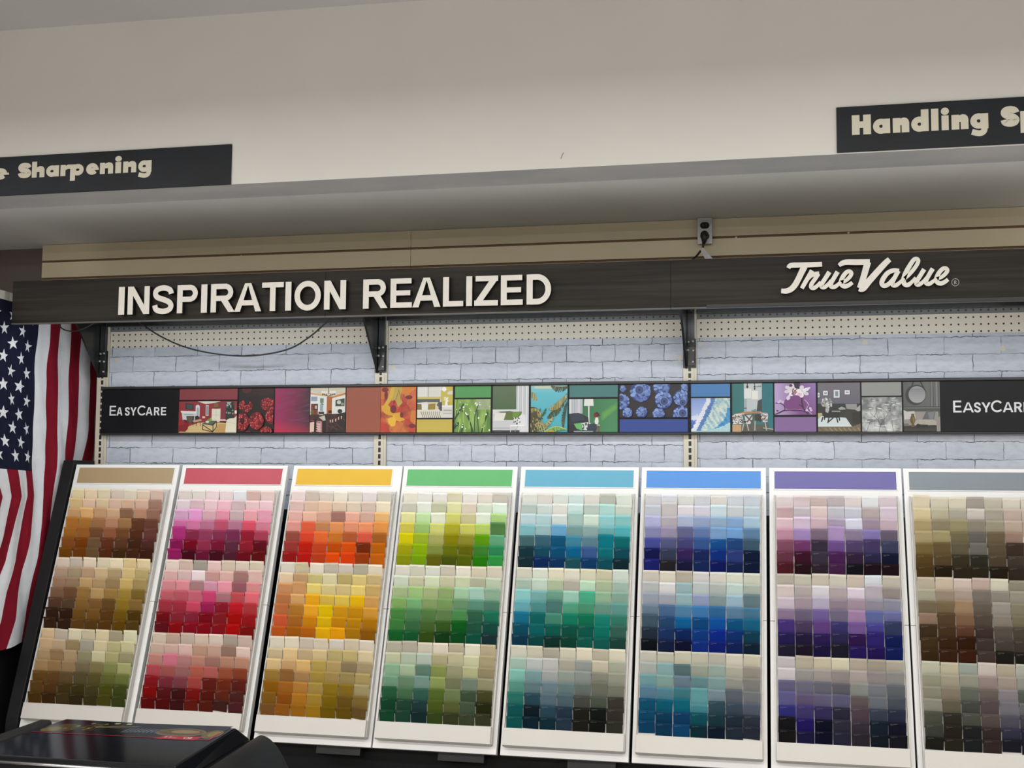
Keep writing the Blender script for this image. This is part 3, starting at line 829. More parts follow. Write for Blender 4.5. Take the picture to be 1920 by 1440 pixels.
p.done('picture', b1, 'picture of red raspberries')
p = Pic(X(515.5), X(580.5), 0, 1, '7a2348')
def mag(u, v):
    a = lerp(hexc('962455'), hexc('34262e'), min(1, max(0, (u * 1.1 - .12 + .12 * nz(u * 2, v * 5)))))
    k = max(0, min(1, (v - .70 - .10 * u) * 4))
    a = lerp(a, hexc('b02c44'), k * (1 - .45 * u))
    s_ = max(0, nz(u * 3.2, v * 17 + u * 2, 3)) * .9
    return lerp(a, hexc('7d3a66'), min(.6, s_ * (1 - k)))
p.G(26, 34, mag); p.done('picture', b1, 'picture of a magenta sky')
p = Pic(X(582), X(647.5), 0, 1, 'd8d2c2')
p.P([(0, 0), (1, 0), (1, .1), (.5, .22), (0, .08)], 'c4bdaa'); p.P([(0, .08), (.5, .2), (.5, .62), (0, .62)], 'd9dbdc'); p.P([(0, .1), (.45, .17), (.45, .2), (0, .15)], 'caa676')
p.P([(.47, .2), (.66, .2), (.66, .62), (.47, .62)], 'a85f2c'); p.P([(.58, .2), (.66, .19), (1, .11), (1, .16), (.66, .23)], 'bf7c40'); p.P([(.62, .24), (1, .18), (1, .58), (.62, .6)], 'd8d8d2')
p.R(.02, .2, .2, .3, '8a98a8'); p.R(.02, .36, .22, .62, '7a3220'); p.R(.1, .37, .22, .5, '3c241e'); p.R(.13, .4, .19, .47, 'b8a898'); p.E(.06, .55, .05, .05, '596028')
p.R(.26, .22, .40, .55, 'c6d2d8'); p.R(.28, .24, .38, .34, '6d7f5e')
for a_, b__ in (((.3, .52), (.3, .38)), ((.34, .36), (.34, .53)), ((.3, .38), (.34, .34)), ((.34, .36), (.38, .38))): p.L([a_, b__], .02, '5f7470')
p.P([(.72, .28), (.98, .24), (.98, .42), (.72, .42)], '39423a'); p.E(.82, .33, .06, .045, 'bcc1b2'); p.E(.92, .37, .05, .03, '8a8f84'); p.E(.85, .53, .07, .05, '28282a')
p.L([(.52, 0), (.52, .14)], .012, '2a2420'); p.L([(.34, .14), (.52, .19), (.7, .14)], .014, '2a2420')
for x_ in (.34, .40, .46, .58, .64, .70): p.E(x_, .105, .03, .035, 'e2ddcf', 8); p.L([(x_, .13), (x_, .17)], .014, '2a2420')
p.P([(0, .6), (1, .58), (1, 1), (0, 1)], '4a2426'); p.P([(0, .78), (.12, .76), (.12, .98), (0, 1)], 'd6b7a8'); p.P([(.18, .74), (.34, .76), (.34, 1), (.22, .98)], 'bb8f8d')
for k in range(5): p.L([(.0 + .03 * k, .72 + .06 * k), (.3, .78 + .05 * k)], .016, rnd.choice(('8c3038', 'd9bfb2', '6d1c26')))
p.P([(.05, .645), (.5, .58), (.74, .66), (.42, .75)], '2b2220'); p.P([(.25, .66), (.42, .62), (.45, .73), (.38, .74)], 'b9b4ac'); p.R(.24, .54, .4, .6, '2a1a18'); p.R(.26, .59, .38, .615, 'b5a894'); p.R(.52, .51, .62, .57, '3c1a12')
p.P([(.13, .68), (.19, .7), (.18, 1), (.12, 1)], '1a1517'); p.P([(.36, .75), (.46, .74), (.47, 1), (.37, 1)], '1a1517')
p.P([(.75, .6), (1, .55), (1, .7), (.76, .68)], '1d1718'); p.P([(.52, .8), (.8, .72), (1, .72), (1, 1), (.52, 1)], '1f191b')
for x_, y_ in ((.57, .76), (.63, .75), (.72, .73), (.8, .69), (.88, .67)): p.P([(x_, y_ - .03), (x_ + .035, y_ - .04), (x_ + .03, y_ + .03), (x_ + .005, y_ + .03)], 'c9a89c')
for _ in range(14): p.L([(rnd.uniform(.5, .95), rnd.uniform(.75, .98)), (rnd.uniform(.5, .95), rnd.uniform(.75, .98))], .012, rnd.choice(('4a3230', '0f0d0f', '6a2830')))
p.done('picture', b1, 'picture of a dining room with a chandelier')
block(b1, 649.5, 713.6, 0, 1, '94503c')
# --- middle banner
p = Pic(X(714), X(780), 0, 1, 'b8432c')
sites = [(rnd.random(), rnd.random(), rnd.choice(('b5382c', 'c24c30', 'bf6a34', 'c9762e', 'a8302c', 'c0583a'))) for _ in range(16)]
def leaf(u, v):
    uu, vv = u + .05 * nz(u * 9, v * 9), v + .05 * nz(u * 9, v * 9, 5)
    d = sorted((((uu - a) ** 2 + (vv - b) ** 2), c) for a, b, c in sites)
    c = hexc(d[0][1])
    if d[1][0] - d[0][0] < .008: c = lerp(c, hexc('7a2c22'), .45)
    return lerp(c, hexc('d88a44'), max(0, nz(u * 6, v * 6, 9)) * .6)
p.G(34, 44, leaf)
p.P([(.3, .0), (.6, .0), (.56, .2), (.62, .35), (.5, .45), (.42, .3), (.3, .3), (.12, .5), (.02, .5), (.1, .4), (.22, .25)], 'b59a48')
p.P([(.3, 0), (.4, 0), (.35, .2), (.2, .38), (.05, .45), (.2, .25)], 'c8a63c')
p.P([(.02, .42), (.2, .38), (.32, .5), (.4, .58), (.55, .56), (.58, .66), (.7, .72), (.55, .77), (.45, .74), (.42, .86), (.32, .88), (.22, .8), (.2, .7), (.36, .64), (.15, .6), (.04, .52)], 'd29f2e')
p.P([(.22, .7), (.4, .62), (.44, .74), (.4, .85), (.3, .86), (.22, .78)], 'dcae38')
for cx, cy, rx, ry in ((.36, .49, .09, .09), (.6, .62, .05, .06), (.15, .18, .05, .1), (.8, .23, .1, .045), (.9, .86, .1, .05), (.38, .33, .02, .05), (.12, .06, .1, .05)): p.E(cx, cy, rx, ry, '6e2028')
for q_ in ([(.5, .05), (.58, .3)], [(.5, .1), (.42, .3)], [(.6, .55), (.95, .46)], [(.6, .55), (.9, .32)], [(.75, .98), (.7, .8), (.55, .98)], [(.2, .98), (.2, .78)], [(.0, .68), (.35, .66)]): p.L(q_, .012, '8a5a2a')
p.done('picture', b2, 'picture of red and yellow autumn leaves')
p = Pic(X(782.5), X(849), 0, .685, 'd4d2cc')
p.R(.3, 0, .63, .32, 'cfcdc4'); p.L([(.3, 0), (.3, .34)], .02, '77767a'); p.R(0, .33, .66, .40, 'c2b25e'); p.R(.66, 0, 1, .62, 'bfae50'); p.R(.66, 0, .78, .13, 'cac8c0')
p.E(.76, .09, .06, .075, 'e8e6e2'); p.P([(.84, .2), (.9, .15), (1, .15), (1, .26), (.86, .26)], 'c9c8c2')
p.R(0, .4, .64, .64, '53545a'); p.R(.6, .5, .7, .78, '4a4a50')
p.P([(0, .52), (.28, .49), (.31, .58), (.30, .75), (0, .75)], 'd8d5ca'); p.P([(.28, .5), (.6, .5), (.55, .58), (.62, .75), (.32, .75)], 'cfc6a4'); p.P([(0, .55), (.14, .56), (.15, .74), (0, .74)], '7a6a3a'); p.P([(.3, .56), (.52, .54), (.5, .74), (.3, .74)], '927c34'); p.P([(.12, .55), (.31, .56), (.3, .75), (.13, .74)], 'dcdad2')
p.P([(0, .75), (.62, .73), (.72, .9), (.72, 1), (0, 1)], 'd6d1c2')
for k in range(10): p.L([(.1 + k * .06, .80), (.14 + k * .055, .9), (.17 + k * .055, 1)], .016, '4a4640')
p.R(.7, .6, 1, .66, 'e0deda'); p.R(.72, .66, .99, .95, 'd2d0cc'); p.R(.74, .74, .97, .79, 'a9a6a0'); p.R(.72, .84, .98, .88, 'b2afa9')
p.P([(.78, .6), (.8, .45), (.84, .45), (.86, .6)], 'e6e5de'); 
for _ in range(14): p.E(rnd.uniform(.76, .9), rnd.uniform(.36, .47), .02, .025, rnd.choice(('e4e0c0', 'd8d49a', 'efeee6')), 7)
p.E(.9, .55, .03, .05, 'b79d2c')
p.done('picture', b2, 'picture of a bedroom with yellow walls')
block(b2, 782, 848.5, .72, 1, 'bda84a')
block(b2, 853, 920.5, 0, .25, '4c9150')
p = Pic(X(852.5), X(920), .285, 1, '7fa04c')
def grass(u, v):
    k = nz(u * 7, v * 2.2, 2)
    c = lerp(hexc('8fae58'), hexc('4f7a32'), min(1, max(0, .45 + k * .9 + (v - .5) * .5)))
    if u > .6 and v < .3: c = lerp(c, hexc('a3aa92'), .6)
    return c
p.G(28, 22, grass)
for pts, w_ in (([(.0, .62), (.12, .4), (.25, .14)], .05), ([(.05, .5), (.07, 0)], .022), ([(.2, .34), (.38, .55), (.52, 1)], .045), ([(.66, .18), (.57, .5), (.56, 1)], .03), ([(.62, .3), (.66, .8), (.68, 1)], .026), ([(.92, .4), (.84, .68), (.76, 1)], .05), ([(.0, .9), (.1, .72), (.14, 1)], .07), ([(.38, .48), (.46, .8), (.48, 1)], .03), ([(.2, 1), (.26, .72)], .05)):
    p.L(smooth(pts, 5), w_, rnd.choice(('24482c', '2f5a30', '1e4028')))
for pts, w_ in (([(.3, 1), (.24, .5), (.3, .1)], .03), ([(.8, 1), (.86, .3)], .024), ([(.4, .9), (.48, .2)], .022), ([(.12, 1), (.16, .6)], .04)): p.L(smooth(pts, 4), w_, '96b84e')
for _ in range(22): p.E(rnd.uniform(.02, .98), rnd.uniform(.08, .95), .014, .018, rnd.choice(('e4ecdc', 'cfdcc8')), 8)
for x_, y_ in ((.31, .42), (.34, .46), (.25, .24), (.59, .12), (.62, .18), (.67, .57), (.88, .46), (.22, .84), (.97, .94)): p.E(x_, y_, .022, .028, 'eef2ea', 10)
p.done('picture', b2, 'picture of dewy green grass')
p = Pic(X(924), X(991.5), 0, 1, 'ccced0')
p.G(10, 8, lambda u, v: lerp(hexc('58694f'), hexc('40603a'), v * 1.6 + .1 * nz(u * 5, v * 5)), 0, 0, .655, .51)
for k in range(9): p.R(.67 + k * .037, 0, .67 + k * .037 + .018, .86, rnd.choice(('b9bbbf', 'a9abb0', 'd6d8da')))
p.P([(0, .52), (.7, .52), (.72, .76), (0, .78)], 'd2d2d4'); p.P([(.02, .62), (.16, .55), (.18, .62), (.02, .75)], 'bdbdc2'); p.P([(.17, .56), (.5, .545), (.56, .58), (.5, .6), (.18, .575)], '4a4f44')
p.P([(.38, .57), (.56, .55), (.53, .74), (.31, .74)], '5a6c34'); p.P([(.55, .56), (.82, .56), (.78, .64), (.62, .74), (.5, .74)], '566f2c'); p.P([(.55, .56), (.78, .57), (.7, .66), (.56, .68)], '6b8a3a')
p.P([(.07, .58), (.37, .58), (.30, .74), (.03, .73)], 'd9d6d0'); p.P([(.74, .66), (.8, .62), (.9, .62), (.92, .86), (.72, .86)], 'd4d6d8')
p.P([(0, .76), (.62, .75), (.66, .95), (0, .96)], 'bfc0c4'); p.R(0, .9, .5, .925, '9fa0a6'); p.R(0, .96, .75, 1, '3a3a3e')
p.R(.49, .845, .88, .87, 'e4e4e6'); p.L([(.5, .87), (.5, 1)], .012, 'd2d2d4'); p.L([(.86, .87), (.86, 1)], .012, 'd2d2d4'); p.L([(.7, .87), (.62, 1)], .01, '8c8c90')
p.P([(.66, .8), (.7, .8), (.69, .84), (.66, .84)], '303430')
for _ in range(26): p.E(rnd.uniform(.58, .77), rnd.uniform(.69, .79), .018, .014, rnd.choice(('2f3a2e', 'd8dad4', '4a5846', 'e6e8e2')), 7)
p.done('picture', b2, 'picture of a green bedroom')
p = Pic(X(995.5), X(1064), 0, 1, '4fb0bc')
p.G(10, 14, lambda u, v: lerp(lerp(hexc('62b6c4'), hexc('3fa3b0'), v), hexc('9ac0bc'), max(0, .16 - v) * 4))
p.R(.1, .01, .7, .07, 'b9c4b0')
def frond(p, x0, y0, x1, y1, bend, n, l, c1, side=1, w_=.014):
    for k in range(n):
        t = k / n
        mx, my = x0 + (x1 - x0) * t, y0 + (y1 - y0) * t - bend * math.sin(math.pi * t)
        ll = l * math.sin(math.pi * (.15 + .8 * t))
        a = math.atan2(y1 - y0, x1 - x0) + side * rnd.uniform(.7, 1.3)
        p.L([(mx, my), (mx + math.cos(a) * ll * .6, my + math.sin(a) * ll)], w_, rnd.choice(c1))
D, LT = ('2c3420', '3c4226', '4c4a2a', '5c5630'), ('8f8a58', 'a89f6c', '7d7a44', 'b5a878')
for args in ((.02, .14, .18, .3, .05, 20, .16, LT, 1), (0, .46, .3, .6, .05, 22, .22, D, 1), (0, .5, .25, .9, 0, 40, .3, D, 1), (0, .5, .32, .62, .06, 26, .2, LT, 1),
             (1, .02, .55, .0, -.02, 22, .14, D, -1), (.98, .18, .45, .68, .0, 46, .2, D, -1), (.98, .2, .5, .5, .0, 40, .16, LT, -1), (1, .36, .9, .92, 0, 40, .18, D, 1),
             (.24, .76, .42, .48, .02, 14, .12, ('2e4a24', '3c5a2c'), 1), (.3, .98, .62, .68, .05, 36, .16, LT, 1), (.12, .84, .4, .84, .06, 26, .22, LT, 1), (.38, 1.0, .98, .93, .07, 34, .1, ('5a8a3a', '7aa048', '9ab85c'), 1)):
    frond(p, *args)
p.P([(0, .6), (.14, .55), (.24, .74), (.12, .85), (.2, 1), (0, 1)], '4a4428')
for _ in range(60): p.E(rnd.uniform(0, .3), rnd.uniform(.5, 1), .012, .03, rnd.choice(D + LT), 6)
p.L(smooth([(.12, .85), (.22, .8), (.34, .86), (.4, 1)], 5), .012, 'c0ad68'); p.L(smooth([(.38, 1), (.6, .9), (.8, .89), (.98, .95)], 5), .016, 'b8c070'); p.P([(.4, 1), (.55, .95), (.7, 1)], 'a8963c')
p.done('picture', b2, 'picture of palm trees over turquoise water')
block(b2, 1067.8, 1158.5, 0, .26, '3f7473')
p = Pic(X(1067), X(1158), .3, 1, '3d7a50')
p.G(18, 12, lambda u, v: lerp(hexc('2c5c40'), hexc('3f8054'), min(1, u * 1.2)))
p.P([(.68, .4), (1, .08), (1, .3), (.7, .66), (.66, .6)], '4f8e4c'); p.P([(.7, .44), (.96, .2), (.98, .28), (.72, .58)], '5c9a4c')
p.R(0, 0, .28, .44, 'b9bcc2'); 
for k in range(6): p.R(.02 + k * .045, 0, .035 + k * .045, .44, rnd.choice(('8e9298', 'd6d8da', 'a6a9ae')))
p.P([(.32, 0), (.5, 0), (.51, .21), (.31, .21)], 'd9dad6'); p.R(.395, .21, .425, .75, 'cfd2cc'); p.E(.41, .74, .04, .02, 'cfd2cc')
p.P([(0, 1), (0, .48), (.08, .43), (.2, .42), (.32, .5), (.4, .56), (.42, .85), (.4, 1)], '1f2630'); p.P([(.02, .5), (.12, .44), (.28, .48), (.33, .62), (.08, .7)], '2a3542'); p.P([(.0, .8), (.12, .76), (.16, 1), (0, 1)], '161c24')
p.P([(.38, .76), (.56, .74), (.58, .9), (.55, 1), (.38, 1)], '263341'); p.P([(.1, .75), (.26, .72), (.27, .95), (.16, .9)], '62a862'); p.P([(.26, .73), (.4, .7), (.37, .95), (.28, .92)], 'c9cfcc')
for _ in range(14): p.E(rnd.uniform(.28, .38), rnd.uniform(.74, .9), .012, .025, '2b3034', 6)
for _ in range(16): p.E(rnd.uniform(.52, .62), rnd.uniform(.42, .54), .022, .035, rnd.choice(('5a1a20', '74242a', '3c1418')), 7)
p.P([(.55, .56), (.6, .56), (.615, .68), (.6, .76), (.545, .76), (.53, .68)], 'dad9cc'); p.R(.58, .78, .64, .8, 'd2d0c0'); p.R(.585, .8, .635, 1, '6a5440'); p.R(.1, .965, .5, 1, '8d949a')
p.done('picture', b2, 'picture of a green room with a floor lamp')
p = Pic(X(1162), X(1289.5), 0, .695, '211c1e')
def blue(p, cx, cy, r, crown=None, k=0):
    ry = r * p.asp
    p.E(cx, cy, r, ry, '2a3c78', 22)
    for _ in range(60):
        a, d = rnd.uniform(0, 6.28), math.sqrt(rnd.random()) * .88
        sh = (-math.sin(a) * d * .3 - math.cos(a) * d * .25 + .55)
        c = lerp(hexc('2c4488'), hexc('86a2d8'), max(0, min(1, sh + rnd.uniform(-.35, .35))))
        p.E(cx + math.cos(a) * r * d, cy + math.sin(a) * ry * d, r * .16, ry * .16, c, 7)
    if crown:
        x_, y_, rr = crown
        p.E(x_, y_, rr, rr * p.asp, '3c4c80', 16); 
        for f, cc in ((1.0, '7f93c4'), (.62, '2a3460')): p.L(arc(x_, y_, rr * f, rr * f * p.asp, 0, 360, 16), .012, cc)
        p.E(x_, y_, rr * .3, rr * .3 * p.asp, '1e2444', 10)
for a_ in ((.05, .12, .05), (.62, .07, .13), (.97, .1, .07), (.03, .52, .12, (.02, .42, .05)), (.31, .22, .155, (.295, .17, .065)), (.65, .48, .13, (.66, .52, .06)), (.91, .42, .12, (.93, .56, .05)), (.12, .86, .075), (.33, .84, .085), (.58, .90, .09), (.91, .92, .125, (.93, .88, .06))): blue(p, *a_)
p.done('picture', b2, 'picture of blueberries')
block(b2, 1162, 1289.5, .735, 1, '26418a')
# --- right banner
block(b3, 1296, 1369, 0, .27, '4176ac')
p = Pic(X(1296), X(1369), .3, 1, '8aa3d0')
def wave(u, v):
    n = nz(u * 12 - v * 8, v * 4 + u * 3, 1); n2 = nz(u * 22, v * 22, 4)
    # u coordinate of the falling lip of the wave at height v, then of its inner wall
    lip = .48 - .42 * max(0, v - .05) ** 1.1 + .02 * n2 + .03 * n
    wall = 1.02 - 1.05 * max(0, v - .28) ** 2.2 if v > .28 else 1.2
    if v > .97 - .5 * max(0, u - .35) ** 1.6 - .02 * n2: return lerp(hexc('a6c8cc'), hexc('86b4c0'), max(0, n2) * 1.4)
    if u < lip - .10:
        if v < .52 - .05 * n2: return lerp(hexc('7b94cc'), hexc('a9b8de'), v * 1.6)
        if v < .64 + .06 * n2: return hexc('ccd2e4')
        return lerp(hexc('5a78c0'), hexc('2c4e9e'), min(1, (v - .62) * 3))
    if u < lip + .03: return lerp(hexc('d8dae2'), hexc('b8c4dc'), max(0, n2))
    if u < lip + .14: return lerp(hexc('5f82b4'), hexc('3c68aa'), max(0, min(1, .5 + n2)))
    if u > wall - .10 * (1.4 - v): return lerp(hexc('2f7cb4'), hexc('4d9ac4'), max(0, n + .3))
    return lerp(hexc('7fa9bc'), hexc('c9d4c6'), max(0, min(1, .5 + n * 1.1 + n2 * .8)))
p.G(36, 34, wave); p.done('picture', b3, 'picture of a breaking blue wave')
p = Pic(X(1373), X(1449.5), 0, 1, '276a6e')
p.G(6, 10, lambda u, v: lerp(hexc('2f7270'), hexc('1f6068'), abs(u - .5)), 0, 0, .29, .66); p.R(.73, 0, 1, .93, '1f6a74')
p.R(.29, 0, .73, .62, 'b4bcbe'); p.R(.29, .32, .36, .58, '9aa4a8'); p.P([(.6, .06), (.72, .04), (.72, .08), (.6, .085)], '7d8486'); p.P([(.6, .56), (.63, .36), (.73, .32), (.73, .6), (.6, .6)], '3a3c3e'); p.R(.29, .505, .36, .52, '26282a')
for x_, y1_ in ((.375, .1), (.555, .14)):
    p.L([(x_, 0), (x_, y1_)], .016, '20242a'); p.E(x_, .03 + y1_ * .3, .03, .018, '20242a', 8); p.E(x_, .02 + y1_ * .65, .024, .015, '20242a', 8)
p.R(.30, .11, .47, .31, 'd5d6d2'); p.R(.485, .155, .635, .33, 'dad9d0')
p.R(0, .85, .9, 1, '565148'); p.P([(0, .85), (.22, .86), (.22, 1), (0, 1)], 'b6946c'); p.P([(.74, .9), (1, .94), (1, 1), (.5, 1)], '4a4a46'); p.L([(.75, .92), (1, .95)], .016, 'a9b2b0')
p.P([(.3, .66), (.5, .65), (.48, .84), (.34, .84)], 'c4c3c6'); p.P([(.55, .64), (.72, .64), (.72, .8), (.56, .76)], '33302e')
p.P([(.08, .63), (.32, .585), (.72, .575), (.68, .615), (.3, .635)], 'a8795a'); p.P([(.05, .63), (.3, .62), (.3, .64), (.1, .645)], 'd0b89c')
for q_ in ([(.3, .64), (.48, .8)], [(.52, .63), (.36, .8)], [(.56, .64), (.42, .92)], [(.46, .76), (.56, .92)]): p.L(q_, .03, '55504a')
for x0_, x1_, y0_, y1_ in ((0, .26, .64, .84), (.7, .88, .61, .8), (.22, .36, .76, .83)):
    p.P([(x0_, y0_ + .03), (x0_ + .04, y0_), (x1_ - .03, y0_), (x1_, y0_ + .05), (x1_ - .02, y1_), (x0_ + .02, y1_)], 'cfc9c4')
    for _ in range(int(260 * (x1_ - x0_))): p.E(rnd.uniform(x0_ + .01, x1_ - .02), rnd.uniform(y0_ + .01, y1_ - .01), .016, .007, '35302f', 6)
for q_ in ([(.8, .8), (.84, .98)], [(.56, .78), (.55, .98)], [(.36, .83), (.4, .98)], [(.28, .84), (.24, .98)]): p.L(q_, .022, 'a3aaa6')
p.E(.56, .56, .03, .03, '5f8a86', 8); p.E(.5, .565, .025, .02, '7a9a94', 8)
p.done('picture', b3, 'picture of a teal dining room')
p = Pic(X(1452.5), X(1530), 0, .655, '8a6498')
p.G(20, 18, lambda u, v: lerp(lerp(hexc('b09cc4'), hexc('7a4480'), min(1, max(0, u * 1.7 - .05))), hexc('8a72a8'), max(0, min(1, (u - .5) * 2 * (1.1 - v)))))
p.E(.5, .65, .28, .25, '743e78')
for pts, w_ in (([(0, .98), (.12, .93), (.25, .86), (.5, .85), (.7, .88), (.82, .98)], .045), ([(.25, .86), (.24, .74), (.16, .65), (.02, .63)], .03), ([(.68, .38), (.66, .55), (.7, .8), (.82, .97)], .05), ([(.6, .68), (.7, .78)], .03), ([(.8, .7), (.86, .95)], .03), ([(.02, .98), (.08, .88), (.04, .86)], .035)):
    p.L(smooth(pts, 5), w_, '3a1f46')
p.L(smooth([(.72, .52), (.82, .68), (.78, .82), (.9, .98)], 5), .018, 'cdb4d6'); p.L(smooth([(.26, .845), (.5, .83), (.7, .86)], 4), .01, 'b48cc0'); p.L([(.0, .96), (.1, .9)], .02, 'c6a8cc')
def petal(cx, cy, a, l, w_, c): 
    dx, dy = math.cos(a), math.sin(a)
    p.P([(cx + (dx * l * t - dy * w_ * s_) , cy + (dy * l * t + dx * w_ * s_) * 1.0) for t, s_ in ((0, 0), (.35, .6), (.75, .8), (1, .3), (1, -.3), (.75, -.8), (.35, -.6))], c)
for cx, cy in ((.42, .22), (.66, .27)):
    for k in range(6): petal(cx, cy, k * 1.05 + cx * 4, .19, .07, rnd.choice(('e2dfe4', 'd2cbd8', 'cfc8cf')))
petal(.7, .26, -.6, .2, .04, 'dcd6de'); petal(.36, .36, 1.8, .18, .06, 'd4c6da')
p.P([(.46, 0), (.62, 0), (.6, .2), (.5, .16)], '2c2338'); p.E(.4, .08, .04, .04, '3a3448')
for _ in range(18): p.E(rnd.gauss(.48, .035), rnd.gauss(.26, .04), .02, .025, rnd.choice(('8a4a44', 'a46456', '5c2c34')), 7)
p.E(.61, .36, .06, .05, 'dcb4c4'); p.E(.67, .25, .02, .025, 'c8c08a')
for x_, y_ in ((.1, .6), (.2, .6), (.14, .56), (.78, .86), (.86, .8), (.88, .86)): p.E(x_, y_, .035, .04, 'cdb2d2', 9)
p.done('picture', b3, 'picture of white blossom on a branch')
block(b3, 1452, 1530, .70, 1, '7c5f90')
p = Pic(X(1533.5), X(1613), 0, 1, '6a6474')
p.G(8, 8, lambda u, v: lerp(hexc('6c6870'), hexc('5a566a'), v * 1.4), 0, 0, 1, .45)
for x0_, y0_, x1_, y1_ in ((0, .21, .045, .3), (.13, .17, .24, .26), (.38, .15, .52, .31), (.64, .16, .76, .245)):
    p.R(x0_ + .015, y0_ + .01, x1_ + .02, y1_ + .01, '4c4856'); p.R(x0_, y0_, x1_, y1_, 'cfd2d6'); p.R(x0_ + (x1_ - x0_) * .25, y0_ + .03, x1_ - (x1_ - x0_) * .25, y1_ - .03, '7d868e')
p.R(0, .43, 1, .98, '2c2e2c'); p.R(.32, .44, .62, .56, '26302c'); p.R(0, .62, .1, .73, 'b0a684')
p.P([(0, .74), (.1, .68), (.66, .72), (.8, .9), (0, .9)], 'c4cfd0'); p.P([(0, .9), (.8, .9), (1, .84), (1, 1), (0, 1)], '6d5f4a')
for k in range(9): p.L([(.05 + k * .11, .92), (.12 + k * .11, .99)], .014, rnd.choice(('8a7a5e', '54483a', '9a8a68')))
p.P([(.66, .58), (1, .56), (1, .84), (.8, .88), (.68, .72)], '33332e'); p.P([(.8, .62), (1, .6), (1, .83), (.82, .84)], '24241f')
p.P([(.65, .44), (.92, .44), (.92, .56), (.68, .54)], '8d8c88'); p.P([(1, .46), (1, .58), (.94, .59), (.87, .55)], '9c9a96'); p.P([(.48, .53), (.56, .49), (.64, .52), (.66, .55), (.52, .56)], '9a9896')
p.P([(.12, .58), (.5, .57), (.52, .6), (.5, .72), (.14, .72)], '1d211f'); p.R(.33, .575, .53, .6, '8d9496')
for q_ in ([(.12, .7), (.08, .8)], [(.26, .72), (.23, .83)], [(.44, .71), (.47, .82)], [(.5, .7), (.51, .78)], [(.25, .8), (.36, .72)], [(.16, .7), (.15, .76)]): p.L(q_, .024, '151817')
p.P([(.18, .54), (.2, .46), (.25, .46), (.27, .56), (.24, .62), (.18, .6)], 'a6aaa8')
for _ in range(70):
    a, d = rnd.uniform(0, 6.28), math.sqrt(rnd.random())
    p.E(.22 + math.cos(a) * .13 * d, .415 + math.sin(a) * .1 * d, .025, .022, rnd.choice(('b4b6b4', 'd4d4d0', '8d908c', '6f736e')), 7)
p.done('picture', b3, 'picture of a mauve living room')
block(b3, 1616, 1690.5, 0, .275, '8c8e8b')
p = Pic(X(1616), X(1691), .305, 1, '9a9d9d')
p.G(30, 28, lambda u, v: lerp(hexc('6c7072'), hexc('c6c8c6'), max(0, min(1, .5 + nz(u * 5, v * 5, 7) * .8 + nz(u * 14, v * 14, 2) * .4 + (v - .55) * .6 + (.25 - v) * .2))))
for _ in range(46):
    x_, y_ = rnd.uniform(.02, .95), rnd.uniform(.05, .95)
    p.L([(x_, y_), (x_ + rnd.uniform(.03, .12), y_ + rnd.uniform(-.03, .04))], rnd.uniform(.008, .02), rnd.choice(('d9dbd8', 'e4e5e2', 'c9cbc9')))
for q_ in ([(.42, 1), (.45, .8), (.34, .6), (.2, .45)], [(.45, .8), (.55, .65), (.55, .45)], [(.45, .8), (.36, .45)], [(.42, 1), (.5, .75), (.66, .5)], [(.62, 1), (.54, .78), (.5, .6)], [(.3, .6), (.36, .4), (.38, .2)], [(.78, 1), (.74, .7)], [(.1, 1), (.2, .75)]): p.L(smooth(q_, 4), .01, '5c5f60')
p.done('picture', b3, 'grey picture of wild flowers')
p = Pic(X(1694), X(1762.5), 0, 1, '585a5a')
p.G(8, 8, lambda u, v: lerp(hexc('4c4e4d'), hexc('6a6b6b'), u * .6 + .2), 0, 0, 1, .55)
for x_ in (.74, .82, .87, .95): p.R(x_, 0, x_ + .012, .52, '3c3e3e'); 
p.R(.76, 0, .8, .5, '6e7070'); p.R(.89, 0, .94, .5, '7a7c7c'); p.R(0, .5, 1, .512, '3a3b3b'); p.R(0, .52, 1, .535, '707170')
p.P([(.16, .2), (.27, 0), (.30, 0), (.22, .2)], '2a2c2c'); p.P([(.46, 0), (.50, 0), (.63, .2), (.57, .18)], '2a2c2c')
p.E(.33, .27, .275, .2, '333535', 30); p.E(.38, .255, .25, .19, '2a2b2b', 30); 
for k in range(8): p.E(.38, .26 , .235 - .0 * k, .172 - .0 * k, '8b8d90', 30) if k == 0 else p.P([(max(.16, .38 - .23 * math.sqrt(max(0, 1 - ((.10 + .04 * k - .26) / .17) ** 2))), .10 + .04 * k)] + [(.38 + .225 * math.sqrt(max(0, 1 - ((.10 + .04 * k - .26) / .17) ** 2)), .10 + .04 * k), (.38 + .225 * math.sqrt(max(0, 1 - ((.13 + .04 * k - .26) / .17) ** 2)), .13 + .04 * k), (.38 - .225 * math.sqrt(max(0, 1 - ((.13 + .04 * k - .26) / .17) ** 2)), .13 + .04 * k)], lerp(hexc('78797c'), hexc('a6a7a9'), k / 8))
p.R(0, .54, 1, .62, '4a4b4a'); p.P([(0, .6), (.95, .6), (.95, .8), (0, .8)], '8e8a84'); p.P([(0, .57), (.1, .6), (.3, .59), (.33, .74), (.02, .76)], 'bdbab6'); p.P([(.6, .62), (.65, .58), (.78, .6), (.88, .58), (.86, .66), (.82, .78), (.5, .77)], '5c5e60'); p.P([(.66, .62), (.86, .6), (.8, .76), (.7, .74)], '77797c')
p.P([(.3, .8), (.4, .76), (.8, .76), (.9, .8), (.92, .87), (.3, .88)], 'a49e94'); p.P([(0, .78), (.3, .78), (.3, .9), (0, .9)], '8a857e'); p.R(0, .88, 1, .95, '2b2826'); p.P([(.9, .72), (1, .7), (1, 1), (.9, 1)], '8d8780'); p.P([(.34, .87), (.38, .84), (.46, .86), (.66, .865), (.66, .93), (.34, .92)], '1c1a19'); p.R(0, .93, .9, 1, '35312d'); p.R(0, .84, .14, .89, '6a6260')
